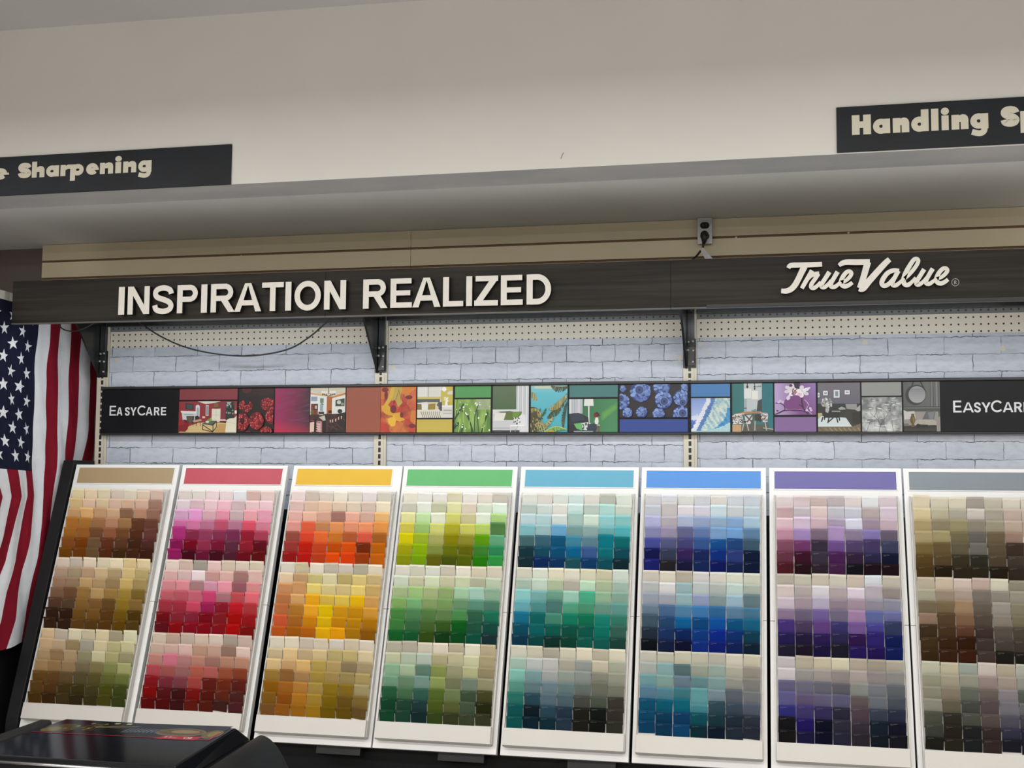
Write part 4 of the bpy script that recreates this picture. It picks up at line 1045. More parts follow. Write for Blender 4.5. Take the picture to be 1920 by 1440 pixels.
p.P([(.2, .645), (.3, .645), (.285, .67), (.31, .72), (.32, .78), (.28, .86), (.3, .91), (.2, .91), (.22, .86), (.17, .78), (.19, .71), (.215, .67)], '5e4a26'); p.P([(.24, .7), (.29, .72), (.3, .78), (.26, .83)], '86683a')
p.done('picture', b3, 'grey picture of a round mirror over a sofa')

# ------------------------------------------------------------------ colour chip racks
CHIP_COLOURS = [
# tan rack
'e6d7af e8d2b4 dfd5b8 d6c8ba dcd6c2 dfcbb6 dabfb2|d7be8c e1c3aa d7c3a0 d7b9a5 dcb9a0 d7b4a0 a07d6e|c8a073 e1b478 c39b78 cdaa87 8c6950 b98c73 966e5f|af7332 af7737 9b6e4b b48769 9b734b 5f3a26 694134|9b6428 9b622d 734b32 915a41 734b2d 552d1c 623a32|824b1e 733a08 70553c 64321e 583723 3e2312 4e2a26|6c4105 693a0a 644e32 522812 3e260f 412312 3a1c0f|'
'd7c8b9 c8beaf e1d4be d4cbb2 e8dcbe dec896 decda5|af9682 a5947a b99b7d cdb68e af9b76 cdb680 b4a573|967862 967d64 b99b6c aa9169 967d58 c3a869 a5915f|765a46 6c4b34 967341 af915f 967641 9b803a 78622d|523a2a 523e2a 7d5c2d 76552d 624823 876e23 826437|342014 301c0f 694b1e 6e4e20 553712 6c500f 483405|342314 2d1c0f 583c16 553a16 50320f 5c4108 4b3a12|'
'c8af8c b4aa9b d0c8ac c3b99e cdc3a0 a09880 cdcaac|b9a07d b29e80 91805f 9b9687 c3b996 afaa7d c3be96|a08764 917655 a58e6c 878264 b9b491 a09b6e 918c6c|967a55 8c704b 8e7655 6e644b 786e48 787d4b 9b9b6c|5c4119 5a3e20 58482d 50462d 524b28 5a5f2d 626937|553c19 4b3016 3e3014 373012 3e3a1c 484814 3a4116|442d0c 34200a 372d12 2d230f 323014 3e3e0f 323a16',
# red rack
'e1d7d2 e6e1dc ebd7da e6d7d7 e1e4eb d7b9b2 e4cdc8|e1d2da e1c3cd e8c8d0 ebbeca d7bec3 ebc8cd e8cad0|d7aacd e4a0d7 d2aab4 e196aa c6afb4 e6a5af e4a5b9|c873a5 d278a5 b97391 be5573 b47891 da556c d48298|aa3278 822a48 913e5f 873252 7d3458 911e32 aa4158|871955 73051e 8c2d4b 761632 5f2d41 8c1c2d 5c0c1c|911e5f 440519 641432 410519 4e1c2d 690c19 5a0c0f|'
'e1d0c6 d4bcb2 a09b91 e1c3be cdbeac d7c8b9 d4c8b4|d7afac d0b4b4 e6d7dc c89b96 d7afa8 a07873 dab9af|d28c94 dc8c96 a57d80 cd91aa e496a5 915a62 d48c8e|b95f69 b45562 c36476 c3416e aa737d b94b52 dc6976|9b323e 9b2d3c c3465f 961e50 87192a b91926 aa373c|6e0c14 822330 822337 730016 7d1920 9b0008 911419|5c0f19 82000f 7d001c 7d0014 7d0f19 a00005 730c0c|'
'c8b9a8 b9a091 bcaca0 cdb9ac d2c3b6 a5988c c0aca2|bea598 c3a59b d4b4aa b4917d be9b8c 8c7062 d7beb4|b47d73 c36e80 aa7876 af7d6e 966e64 aa7d69 af826c|a5464e 96504e 915f5f a55848 a55855 8c4832 7d3a26|7d141c 6e2830 733741 96413a 581912 642614 551c14|730008 4e0f14 3a0f0f 6e0f0c 50120a 5a2314 46201c|520505 480508 370f0f 5a160c 4b160a 3a1c19 441c20',
# yellow rack
'e8d7d7 cdbeb4 dcd2c8 e8e1d4 e1dad0 e4dcdc d2cdc0|e1c3be d7b9a5 e4c3aa dec8b2 dccdbc d7c3b6 e6dac3|deafa8 e4b4a0 d2a591 a07369 e4af9b cdaa9b e1b478|de9b91 da5f41 be825a dc915a e19473 eb9469 dc914b|914b3e d7462d e16932 c8762d af5a32 d75a46 a05c23|963732 b91e0f be4420 b94b08 d7500a 732a0a b45f08|8c1616 af160f b43c19 de4b00 d43e00 963a0c b95c0a|'
'd2cdc0 d2c8a8 ded7c8 beb6a5 d2c8be b2ac98 e1d7c3|dec6a8 be9b73 c3b97d d4cda5 b6a56c d2c07d c8b482|c89162 cd9b69 dcc873 d4c68c cdb982 dec876 c3a569|b27346 d2a269 e1a51e d0b44b d7bc50 d7aa0f c39655|b96e41 aa732d e1a028 dcbc00 c89114 b9820a c89137|c35532 a06223 be7a0a cda80a be820f b47d0a a56e08|af521c 96550c aa5c0f d7a500 dc960a a0700a 825205|'
'cdc8b4 d4cdb9 beb4a5 d2c8b2 c8c0b4 c6b9a0 cdc3b4|beac8a d0b687 b4a07d c8b487 afa06e b9a873 c8b996|cdb482 bc986c d0aa6e aa944e a8915f 827355 9b8a69|947337 875f32 9b7850 9b823c 9b8450 918052 a08e5c|82550c 915a1e a57332 9b8241 826919 7d641c 968c64|765216 7d460a a0691e 96782d 705808 624b16 735f2d|6c4823 824e14 8c5c12 8c6914 644e05 5c460a 5a4623',
# green rack
'e4e1d2 e1e1dc e4e1dc dedabe e4e1dc ded7cd c8c3b9|cdcabe e1e6dc c3c6aa dcdcaa ded2c3 d2dcca dceee1|dedea0 bedca5 e1e6d2 cdcd73 c8c396 e1eedc afd287|cdc355 9bbe73 c8cd73 afaa2d c8c864 b4cd69 55824b|cdc305 9bb22d a5a55f 878205 8c8a2d 5a960a 5fa078|9b9b08 87aa05 7d8a41 646e05 626405 3c7d2d 2d8255|828c0a 739b05 5f5c0f 465205 556205 237305 2d8c41|'
'd4d2c8 d4d2c3 d4d7cd cdc8b9 e1ded0 d2cab6 cdc6b6|c8d2c0 c8c8aa cdd7b9 bebea0 c8d0af b6b9a0 b9c8af|a5b98c 9bbe7d a5b482 8ca56e 9bc0a0 a5cdbe 91b49b|7da55f 73aa73 829b64 73965a 648c69 5a8c78 4b7864|468241 4b7d50 507841 5c7d4b 46824b 2d5f46 196950|377337 34643e 415f2d 32551c 0a5519 20503c 0f463c|0f5523 0f502a 2d480f 0f3714 00461e 004837 142d30|'
'aaa594 aca596 c3beac d4cab9 b4ac96 d4d0bc b2a58a|b4b99b a5b29e aab4a8 a5a07d b9b494 bec09e a59b78|82a587 9baf91 5a7869 7d874b 919173 aaaa82 8c8264|699178 5f7d64 6e8c82 829155 6e7355 697869 878769|235537 416446 2d5548 4e6226 64734b 374834 3e3e20|0f3c26 1c3e2d 1c3737 445219 4e552d 3c4b3a 20230c|123e28 193a2d 0f2628 2d3e14 30341c 343c2a 303220',
# aqua rack
'dcded7 d7d4cd d7ded7 cddedc dedcd4 b9beb2 d4dcd2|b9c8c3 c8d4d0 dadad4 cde4e4 becdc6 afd7d2 c8d2c8|b9d0d7 afcdd0 d2dedc a5c3be cdded2 91c8cd 87c3c3|7db4bc 96b9be 69a5cd 739696 8caaaa 69aaaf 50aab2|416469 375f73 0a5073 3c829b 5a8291 007382 006469|14323c 12465c 054b73 055f8c 37558c 056973 004452|142a34 002655 003058 194b55 00345f 004b5a 00262d|'
'cdcdbe d4dacd dcd7c3 d7d4c3 d0cdb6 c3c0a5 c8d2c8|a5b9ac b9cdbe afbea0 afaaa0 b4d4b9 a5b496 a0b6aa|87c3c3 73a5a5 699b87 96c3b2 46a582 8caf91 82a596|5fa0aa 4b8787 46736e 509b7d 468c6e 5f8c7d 5a918c|146987 0a5f5f 41826e 0f735a 05694b 147869 327364|00485c 0a5f62 00554b 004b3e 005246 006c5f 305c50|003248 004141 002d26 003a2d 005244 00524b 143c34|'
'c8c8b9 c3beac a5a294 c3c0ac d2cab6 afa896 cdc8b4|9bb4a8 afb6b4 b4b4b2 a09e91 8c918e b9b29e 9ea291|7db2a8 739496 969b9b 87918a 828a87 828478 8c8e80|558c80 5f787d 647882 5c7373 5f6966 64665a 6e7062|286c62 23414b 506470 465a62 41443e 444b41 34322a|0a4b4b 001620 233e4b 203241 191914 0f120f 2d2a23|004848 051e2a 0a2630 20303e 191814 0f120f 2a2a20',
# blue rack
'cdcdd2 dcdee6 d4d7d2 cdd0d7 d7d2cd cdd2da c6cdd7|bec3cd c3c0c0 dad4dc cdcad7 c8dce4 c3cacd b9c8d0|afb2d7 b2acb6 aab6d2 91a0c3 91acc8 82a2c8 a5c0d4|8284ac 948ca8 5f648c 5f76a8 769bc6 6e9bcd 5f82a5|414891 50557d 414173 32528c 0f4887 1e4178 3a5569|0f144b 323a52 301e52 142355 002d78 263773 001630|161c62 201e26 121237 0f2352 001255 0f1c48 021430|'
'c6c0b6 d0cabc b2ac9e cdcaca cdcac3 cdd2c3 c8cabc|b4b9b9 d0d0d2 91acaf b2bcbc aab2af b6cac6 a5afa5|8e96a5 9ba0ac 8caaaf 8a96b6 809196 94b2c3 5f767d|64788c 46648a 4b7a9b 3c73aa 2d6291 557896 467391|3c505f 234469 005a91 004176 004b96 004b78 145a7d|1e2a3a 162d5a 002358 003478 002887 002d69 00374b|050c16 0c193a 000c2d 002873 001969 001c50 001c2d|'
'b9b6ac b6b6a5 bebca8 b9b6a5 acaa9e c8c3b4 beb9a5|9ba29e 7d9ea0 50696e 91988a 8ea096 a5a294 8c877d|699196 789691 5f7382 5f8287 739191 8a8a82 767673|507387 4b7887 376e78 5a9196 6e828c 525a62 696c70|0a4664 055269 005a6e 3c7882 2a444e 344150 4b5262|003e5c 003450 003458 004452 16303a 1c2834 282d3a|003758 00304b 003a5f 002630 001626 1e2630 232632',
# purple rack
'ded4d4 decdd2 c3b2af b9afb4 d7cdcd dadee1 d4c8d0|cdb2b6 c3bcc3 d7c3c3 bebec6 c3c6d2 b2a5a5 d4c6d4|dcbec8 d7c3dc c8afb9 afa2b9 d2d2e4 9b8a9b beaab6|b98ca0 9b82b4 786678 a58cb9 877a96 8276af 62586c|7d4b5f 693462 372d3e 694b87 4b3c62 41375f 373c58|623244 370c23 342d3c 441c4e 2d1c37 262344 0c122a|481620 200512 2a202a 3e1c41 0a0a12 190a14 190812|'
'afaa9e bebcac c6beaf cdc8bc c0b4aa cdd4da c0b9ac|cdc0be aca2a2 d0cdd2 aaa0a2 d2c6d4 b4acb6 968c8a|beb2be 9b8c98 afa8be 8a7d8a 9b8a98 8a8796 8c8c9e|82708c 645a73 695a91 69627a 9b7da5 5a6296 696c9e|3e2d6e 443755 583c78 343062 705591 413e87 303758|20194b 1e1637 26164b 262348 280f41 281e64 0c194e|19162a 190f20 160f37 161423 201252 1e0f4b 0c1952|'
'b4afb2 afa896 bcb49e c6c0aa a59b8e a0988a a8a294|beb9be 8c8a87 968e8c 8a8280 9e9491 8a8282 848482|5c5876 646476 5f5f6c 58585f 808480 6c7076 585c62|55527d 584e6c 5a5570 52526c 585052 5f646c 444b55|282869 3a3264 302a52 262434 483a44 323a48 262a3e|0f0e12 1c1255 05051c 262634 302a34 141e2a 0e1020|101010 161237 06061e 202032 26222a 0e141e 12121c',
# grey rack
'd4c8af cdc8b4 d7d0bc a59e96 beb9a8 d7d0c3 d7d0c6|cdbe9b b6af98 aaa596 cac3bc afa89b beafa5 c3b6aa|aa9870 8a8269 968e6c 8c8476 9b9480 b6a596 b49e8c|a59670 9b9169 6e664b 625f58 695c46 967d70 967864|73623a 625034 5c5541 69665f 584c3a 3a2e26 3e3228|523e1c 52422a 342e1e 2a2820 4b4030 3e362e 403830|443214 23190c 2a2416 262014 20190f 302820 302a24|'
'b4aa96 c3b4a0 c8b9af b9a59b cac6b4 8c8776 c3b4a0|a5a08c 968776 a5968a 766e66 8a847a 948e80 968c80|6e624e 706046 967d62 62584e 948e87 807a66 807866|87705f 523e2a 785c46 4e443c 80786e 706952 6e6450|3a2c1c 44301e 5a3a2a 3a2d2a 524a44 484237 48403a|3a2a16 341e0f 301808 3c302c 423c36 3a342e 3a342e|30200e 321c0c 341808 3e322e 191612 1a1612 181410|'
'b2b2a0 b2ac96 919891 bcb2ac a59b8a a5a89e a8a8a0|8c8c78 969180 8a8a7d 8c7d7a 968a82 8a8c84 8a8c86|828070 7d7364 5a5f55 625a55 7d787d 505552 505552|828276 5a5548 3e413c 4e4446 6c6970 5f6262 606262|46483e 282620 44463e 4e4442 484652 3a3a44 3a3a44|373a32 221e16 1a1c1c 302626 2c2c3e 202032 202032|181814 222016 181a1c 2e2424 161622 161622 161622',
]
HEADERS = [('tan', 'b59e78'), ('red', 'c94a5c'), ('yellow', 'eebc08'), ('green', '5fbd70'), ('aqua', '62b4d2'), ('bright blue', '4f97e8'), ('purple', '6c66ac'), ('slate grey', '85919b')]
RT = Vector((0, -.150, Z0 - .5435)); RB = Vector((0, -.465, Z0 - 1.525))
SL = (RB - RT).normalized(); RLEN = (RB - RT).length
RN = Vector((1, 0, 0)).cross(-SL)
RACK_ROT = math.atan2(-SL.z, -SL.y)
RX0 = [-.0544, .4142, .8843, 1.3293, 1.7848, 2.2330, 2.6850, 3.1390]
RX1 = [.4004, .8588, 1.3240, 1.7716, 2.2225, 2.6740, 3.1330, 3.5860]
CH0, CSTEP, NROW, NCOL = .1135, .0395, 21, 7
TRAYH = .018
LIPV0, LIPV1, LIPH = .9435, 1.0045, .038
CHIPW = .0550

def header_print(name, c):
    return plain(name, gain(hexc(c), 0.66), 0.4, 0.02, 12)
def wbox(mb, x0, x1, v0, v1, h0, h1, mi=0): mb.box(x0, x1, -v1, -v0, h0, h1, mi)
TRAYM = plain('white_tray_plastic', (0.47, 0.455, 0.425), 0.4, 0.02, 6)
racks = []
for i, (hn, hc) in enumerate(HEADERS):
    W = RX1[i] - RX0[i]
    t = thing('paint_chip_rack', 'sloping white colour chip rack with a %s header strip' % hn, 'display rack', (RX0[i], RT.y, RT.z), (RACK_ROT, 0, 0), group='colour chip racks under the banner')
    racks.append(t)
    vs = .545
    for v0, v1 in ((0, vs - .0006), (vs + .0006, RLEN)):
        m = MB(); wbox(m, 0, W, v0, v1, -.026, 0)
        m.build('frame_panel', WHITE, t, bevel=.0012).matrix_parent_inverse = Matrix()
    # header: raised white border round the colour strip
    m = MB()
    u0, u1, v0, v1 = .018, W - .018, .0135, .0785
    if i == 2: u1 -= .020
    for bx in ((u0 - .004, u1 + .004, v0 - .003, v0), (u0 - .004, u1 + .004, v1, v1 + .003), (u0 - .004, u0, v0, v1), (u1, u1 + .004, v0, v1)):
        wbox(m, *bx, 0.0002, .0018)
    m.build('header_border', WHITE, t).matrix_parent_inverse = Matrix()
    m = MB(); wbox(m, u0, u1, v0, v1, .0002, .0010)
    m.build('header_strip', header_print('header_%s' % hn.replace(' ', '_'), hc), t).matrix_parent_inverse = Matrix()
    tu0, tu1 = (W - .408) / 2, (W + .408) / 2
    m = MB()
    m.prism([(-.090 - .012, .0002), (-LIPV0 + .0, .0002), (-LIPV0, TRAYH), (-.118, TRAYH)][::-1], lambda a, b, d: (d, a, b), tu0, tu1)
    m.build('tray', TRAYM, t).matrix_parent_inverse = Matrix()
    m = MB()
    for s_ in (tu0 - .0042, tu1 + .0006):
        m.prism([(-.100, .0002), (-1.0, .0002), (-1.0, .026), (-.128, .020), (-.110, .012)], lambda a, b, d, s_=s_: (s_ + d, a, b), 0, .0036)
    m.build('side_wall', TRAYM, t, merge=False).matrix_parent_inverse = Matrix()
    m = MB()
    m.prism([(-LIPV0 - .0004, .0002), (-LIPV0 - .0004, LIPH), (-LIPV1 + .004, LIPH), (-LIPV1, LIPH - .008), (-LIPV1 + .001, .0002)], lambda a, b, d: (d, a, b), tu0 - .001, tu1 + .001)
    m.build('bottom_lip', TRAYM, t).matrix_parent_inverse = Matrix()
    m = MB(); wbox(m, W * .52, W * .52 + .165, 1.0 , RLEN + .028, -.075, -.0265)
    m.build('support_block', CHAR, t, bevel=.002).matrix_parent_inverse = Matrix()

def chip_material(name, use_attr):
    m, nt, b = new_mat(name)
    if use_attr:
        c = node(nt, 'ShaderNodeAttribute', attribute_name='paint').outputs['Color']
    else:
        c = node(nt, 'ShaderNodeObjectInfo').outputs['Color']
    uv = node(nt, 'ShaderNodeSeparateXYZ'); nt.links.new(coords(nt, 'UV'), uv.inputs[0])
    u, v = uv.outputs[0], uv.outputs[1]
    n = noise(nt, coords(nt, 'UV'), 26, 1)
    def band(x, lo, hi): return mathn(nt, 'MULTIPLY', mathn(nt, 'GREATER_THAN', x, lo), mathn(nt, 'LESS_THAN', x, hi))
    l1 = mathn(nt, 'MULTIPLY', band(v, .125, .150), band(u, .10, .46))
    l2 = mathn(nt, 'MULTIPLY', band(v, .185, .205), band(u, .10, .26))
    ink = mathn(nt, 'MULTIPLY', mathn(nt, 'ADD', l1, l2), mathn(nt, 'MULTIPLY', n, .75))
    lum = node(nt, 'ShaderNodeRGBToBW'); nt.links.new(c, lum.inputs[0])
    inkc = mixc(nt, mathn(nt, 'GREATER_THAN', lum.outputs[0], .06), (0.30, 0.30, 0.30), (0.10, 0.10, 0.10))
    face_c = mixc(nt, mathn(nt, 'MULTIPLY', ink, .6), c, inkc)
    paper = mathn(nt, 'GREATER_THAN', v, 1.5)          # bare paper on the cut edge of the card
    nt.links.new(mixc(nt, mathn(nt, 'MULTIPLY', paper, .16), face_c, (.62, .61, .58)), b.inputs['Base Color'])
    b.inputs['Roughness'].default_value = 0.6
    b.inputs['Specular IOR Level'].default_value = 0.06
    return m
CHIP = chip_material('paint_chip_card', False)
CHIPA = chip_material('paint_chip_cards', True)

def chip_points(curl, twist, bow, length, nu=4, nv=6):
    """card hanging in its pocket: x across, y up the slope, z away from the tray; the free top end leans out"""
    pts = []
    for j in range(nv + 1):
        t = j / nv                                # 0 top, 1 bottom
        k = (1 - t)
        for i in range(nu + 1):
            s = i / nu * 2 - 1
            h = .0012 + .0125 * k + (curl + .0042) * k ** 2.4 + twist * s * k ** 2 + bow * (1 - s * s) * k
            pts.append((s * CHIPW / 2, -t * length, h))
    return pts, nu, nv
EDGE_D = Vector((0, .0001, -.0007))
def chip_mesh(curl, twist, bow, length, name):
    pts, nu, nv = chip_points(curl, twist, bow, length)
    me = bpy.data.meshes.new(name)
    fs, uvs = [], []
    for j in range(nv):
        for i in range(nu):
            a = j * (nu + 1) + i
            fs.append((a, a + nu + 1, a + nu + 2, a + 1))
            uvs.append([(i / nu, j / nv), (i / nu, (j + 1) / nv), ((i + 1) / nu, (j + 1) / nv), ((i + 1) / nu, j / nv)])
    n0 = len(pts)
    pts = pts + [(x, y + .0001, h - .0007) for x, y, h in pts[:nu + 1]]
    for i in range(nu):
        fs.append((i, i + 1, n0 + i + 1, n0 + i)); uvs.append([(0, 2)] * 4)
    me.from_pydata(pts, [], fs)
    ul = me.uv_layers.new(name='UVMap')
    for p in me.polygons:
        p.use_smooth = True
        for q_, li in zip(uvs[p.index], p.loop_indices): ul.data[li].uv = q_
    me.materials.append(CHIP)
    return me
rc = random.Random(11)
VARS = [(0.0, 0, 0, .050), (.001, 0, .0004, .050), (.0025, .0006, 0, .050), (.0015, -.0008, .0006, .050), (.0045, .0008, .0004, .050), (.0005, .0004, .0008, .050), (.006, -.0016, 0, .050), (.003, .0016, .0006, .050), (.0092, .002, 0, .050)]
NV = len(VARS)
VARS += [(a, b, c, .0385) for a, b, c, d in VARS]      # the bottom row stands behind the lip and is cut shorter
MESHES = [chip_mesh(*v, 'paint_chip') for v in VARS]
WEIGHTS = [6, 7, 5, 5, 3, 5, 1.5, 2.5, 0.7]

# what the white enamel of the racks photographs like from top to bottom of the slope
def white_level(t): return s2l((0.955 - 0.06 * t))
HUES = [('red', 0), ('orange', 26), ('yellow', 50), ('lime', 75), ('green', 125), ('teal', 172), ('blue', 215), ('violet', 262), ('plum', 300), ('pink', 335), ('red', 360)]
def colour_name(h):
    r, g, b_ = [int(h[k:k + 2], 16) / 255 for k in (0, 2, 4)]
    mx, mn_ = max(r, g, b_), min(r, g, b_)
    l, c = (mx + mn_) / 2, mx - mn_
    if c < .075: 
        return 'near-black' if l < .12 else 'charcoal' if l < .27 else 'dark grey' if l < .42 else 'mid grey' if l < .58 else 'light grey' if l < .74 else 'off-white'
    hue = 60 * (((g - b_) / c) % 6 if mx == r else (b_ - r) / c + 2 if mx == g else (r - g) / c + 4)
    if mx < .15: return 'near-black'
    if 12 <= hue < 62 and c < .36 or (12 <= hue < 40 and l < .36):
        return 'dark brown' if l < .22 else 'brown' if l < .40 else 'taupe' if l < .6 else 'beige' if l < .78 else 'pale cream'
    nm = min(HUES, key=lambda x: abs(x[1] - hue))[0]
    pre = 'very dark ' if l < .15 else 'dark ' if l < .33 else '' if l < .55 else 'soft ' if l < .70 else 'pale '
    return pre + ('greyish ' if c < .16 and .2 < l < .75 else '') + nm
ORD = ['first', 'second', 'third', 'fourth', 'fifth', 'sixth', 'seventh']
BLOCK = ['upper', 'middle', 'lower']

slots = []
for i in range(8):
    W = RX1[i] - RX0[i]
    rows = CHIP_COLOURS[i].split('|')
    for r in range(NROW):
        cs = rows[r].split()
        for c in range(NCOL):
            u = W / 2 + (c - 3) * .0572 + rc.gauss(0, .0004)
            dv = rc.gauss(0, .0011)
            if rc.random() < .035 and r % 7: dv -= rc.uniform(.003, .008)
            v = CH0 + r * CSTEP + dv
            var = rc.choices(range(NV), WEIGHTS)[0]
            rot = rc.gauss(0, .010) if rc.random() > .06 else rc.gauss(0, .035)
            lean = rc.gauss(.012, .022)
            slots.append(dict(i=i, r=r, c=c, u=u, v=v, var=var, rot=rot, lean=lean, hex=cs[c]))
# a few cards the photo shows standing out of line
def special(i, r, c, **kw):
    for s_ in slots:
        if (s_['i'], s_['r'], s_['c']) == (i, r, c): 
            dv = kw.pop('dv', 0); s_['v'] = CH0 + r * CSTEP + dv; s_.update(kw)
special(1, 4, 0, dv=-.011, var=1, rot=.03); special(3, 3, 6, dv=-.006, var=6); special(4, 2, 3, dv=-.009, var=2); special(4, 4, 5, dv=-.008, var=1); special(6, 3, 3, dv=-.010, var=2)
special(2, 9, 1, dv=-.004, var=8); special(2, 17, 1, dv=-.003, var=8, rot=-.02); special(2, 17, 0, dv=-.001, var=6); special(2, 20, 6, dv=-.002, rot=-.12); special(1, 20, 5, dv=-.004, rot=-.09)
special(5, 20, 0, dv=-.007, var=5); special(5, 20, 6, dv=-.004, var=7, rot=-.06); special(6, 19, 0, dv=-.002, var=5); special(5, 18, 3, dv=.012, var=1); special(6, 14, 5, dv=.002, var=8); special(5, 7, 2, dv=.0, var=6)
special(7, 7, 5, dv=.005, var=2); special(7, 0, 0, dv=-.006, var=1); special(6, 12, 5, dv=-.010, var=1); special(5, 15, 2, dv=.002, var=6, rot=.03); special(4, 14, 2, dv=.004, var=6, rot=.04)
RM = Matrix.Rotation(RACK_ROT, 4, 'X')
def chip_matrix(s_):
    org = Vector((RX0[s_['i']] + s_['u'], RT.y, RT.z)) + SL * s_['v'] + RN * (TRAYH + .0006)
    return Matrix.Translation(org) @ RM @ Matrix.Rotation(s_['rot'], 4, 'Z') @ Matrix.Translation((0, -.050, 0)) @ Matrix.Rotation(s_['lean'], 4, 'X') @ Matrix.Translation((0, .050, 0))
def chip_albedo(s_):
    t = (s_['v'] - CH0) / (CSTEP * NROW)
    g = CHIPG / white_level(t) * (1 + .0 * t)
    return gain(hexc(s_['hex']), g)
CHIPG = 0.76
def area_px(s_):
    u0, v0 = RX0[s_['i']] + s_['u'], s_['v']
    o = lambda du, dv: Vector((u0 + du, RT.y, RT.z)) + SL * (v0 + dv) + RN * .028
    q_ = [project(o(a, b)) for a, b in ((-CHIPW / 2, 0), (CHIPW / 2, 0), (CHIPW / 2, CSTEP), (-CHIPW / 2, CSTEP))]
    q_ = [(min(1920, max(0, x)), min(1440, max(0, y))) for x, y in q_]
    return abs(sum(q_[k][0] * q_[(k + 1) % 4][1] - q_[(k + 1) % 4][0] * q_[k][1] for k in range(4))) / 2
for s_ in slots:
    s_['px'] = area_px(s_)
    if s_['r'] == NROW - 1: s_['var'] += NV
slots = [s_ for s_ in slots if s_['px'] > 25]
slots.sort(key=lambda s_: -s_['px'])
single, rest = slots[:300], slots[300:]
first = None
for s_ in single:
    if first is None:
        o = first = bpy.data.objects.new('paint_chip', MESHES[s_['var']])
    else:
        o = first.copy(); o.data = MESHES[s_['var']]
    COL.objects.link(o)
    o.matrix_world = chip_matrix(s_)
    o.color = (*chip_albedo(s_), 1)
    blk, row = divmod(s_['r'], 7)
    tag(o, '%s paint chip, %s block %s row, %s from left, %s-headed rack' % (colour_name(s_['hex']), BLOCK[blk], ORD[row], ORD[s_['c']], HEADERS[s_['i']][0].replace(' ', '-')),
        'paint chip', 'paint chips on the nearest racks')
mb = MB()
pa = {}
for k, v in enumerate(VARS): pa[k] = chip_points(*v)
for s_ in rest:
    mtx = chip_matrix(s_); colr = chip_albedo(s_)
    pts, nu, nv = pa[s_['var']]
    P = [mtx @ Vector(p) for p in pts]
    Q = [mtx @ (Vector(p) + EDGE_D) for p in pts[:nu + 1]]
    for i in range(nu): mb.face([P[i], P[i + 1], Q[i + 1], Q[i]], 0, colr, [(0, 2)] * 4)
    for j in range(nv):
        for i in range(nu):
            a = j * (nu + 1) + i
            mb.face([P[a], P[a + nu + 1], P[a + nu + 2], P[a + 1]], 0, colr, [(i / nu, j / nv), (i / nu, (j + 1) / nv), ((i + 1) / nu, (j + 1) / nv), ((i + 1) / nu, j / nv)])
tag(mb.build('paint_chips', CHIPA, None, smooth=True, fixn=False), 'hundreds of small paint chips filling the racks left of the purple-headed one', 'paint chips', kind='stuff')

# ------------------------------------------------------------------ black base under and beside the racks
base = thing('rack_base_cabinet', 'black base cabinet with a ledge under the white chip racks', 'cabinet', (1.8, -.30, 0))
bz = RB.z
bx0, bx1 = RX0[0] - .055, 3.62
box_obj('cabinet_body', BLACKW, base, bx0 + .03, bx1, -.52, -.010, 0, bz - .165, bevel=.003)
box_obj('ledge', CHAR, base, bx0 + .03, bx1, -.585, -.30, bz - .164, bz - .130, bevel=.004)
box_obj('ledge_lip', CHAR, base, bx0 + .03, bx1, -.600, -.5855, bz - .150, bz - .118, bevel=.003)
box_obj('back_rail', BLACKW, base, bx0 + .03, bx1, -.36, -.33, bz - .128, bz - .02)
# sloping end board at the left of the racks
m = MB()
e0 = RT - SL * .014 + RN * .012; e1 = RB + SL * .0 + RN * .012
e2 = RB - SL * .03 + RN * .012
m.prism([(e0.y, e0.z), (e2.y, e2.z), (e2.y - .004, e2.z - .03), (e2.y - .004, .0), (-.010, 0), (-.010, e0.z)], lambda u, v, d: (RX0[0] - .055 + d, u, v), 0, .050)
m.build('end_board', BLACKW, base, bevel=.002)

# ------------------------------------------------------------------ flag
WHITEC = plain('white_cloth', (0.62, 0.64, 0.68), 0.85, 0.05, 30, spec=0.15, bmp=0.12, bscale=900)
REDC = plain('red_cloth', (0.19, 0.006, 0.018), 0.85, 0.1, 30, spec=0.15, bmp=0.12, bscale=900)
NAVYC = plain('navy_cloth', (0.0065, 0.008, 0.025), 0.85, 0.12, 30, spec=0.15, bmp=0.12, bscale=900)
CANVAS = plain('canvas_heading', (0.50, 0.49, 0.47), 0.85, 0.06, 60, spec=0.15)
XF = -.145
def fl(px, py): return at_x(px, py, XF)
top = fl(24, 556)
ZTOP = (fl(0, 560).z + fl(24, 565.5).z) / 2
# boundary between the field and the first white stripe, and the stripe width, read down the cloth
kb = [(610, 72, 93), (700, 66, 88), (790, 66, 86.5), (881, 67, 85), (930, 67, 81.5), (1001, 58, 74), (1049, 50, 67.5), (1106, 34, 56), (1160, 24, 50), (1215, 5, 40)]
prof = []
for py, a, b_ in kb:
    A, B = fl(a, py), fl(b_, py)
    prof.append(((A.z + B.z) / 2, A.y, B.y - A.y))
prof.insert(0, (ZTOP, prof[0][1], prof[0][2]))
prof.append((prof[-1][0] - .12, prof[-1][1] - .03, prof[-1][2] * .97))
def prof_at(z):
    for (z0, y0, p0), (z1, y1, p1) in zip(prof, prof[1:]):
        if z >= z1:
            t = (z0 - z) / (z0 - z1) if z0 != z1 else 0
            t = min(1, max(0, t))
            return y0 + (y1 - y0) * t, p0 + (p1 - p0) * t
    return prof[-1][1], prof[-1][2]
FLY = 1.30
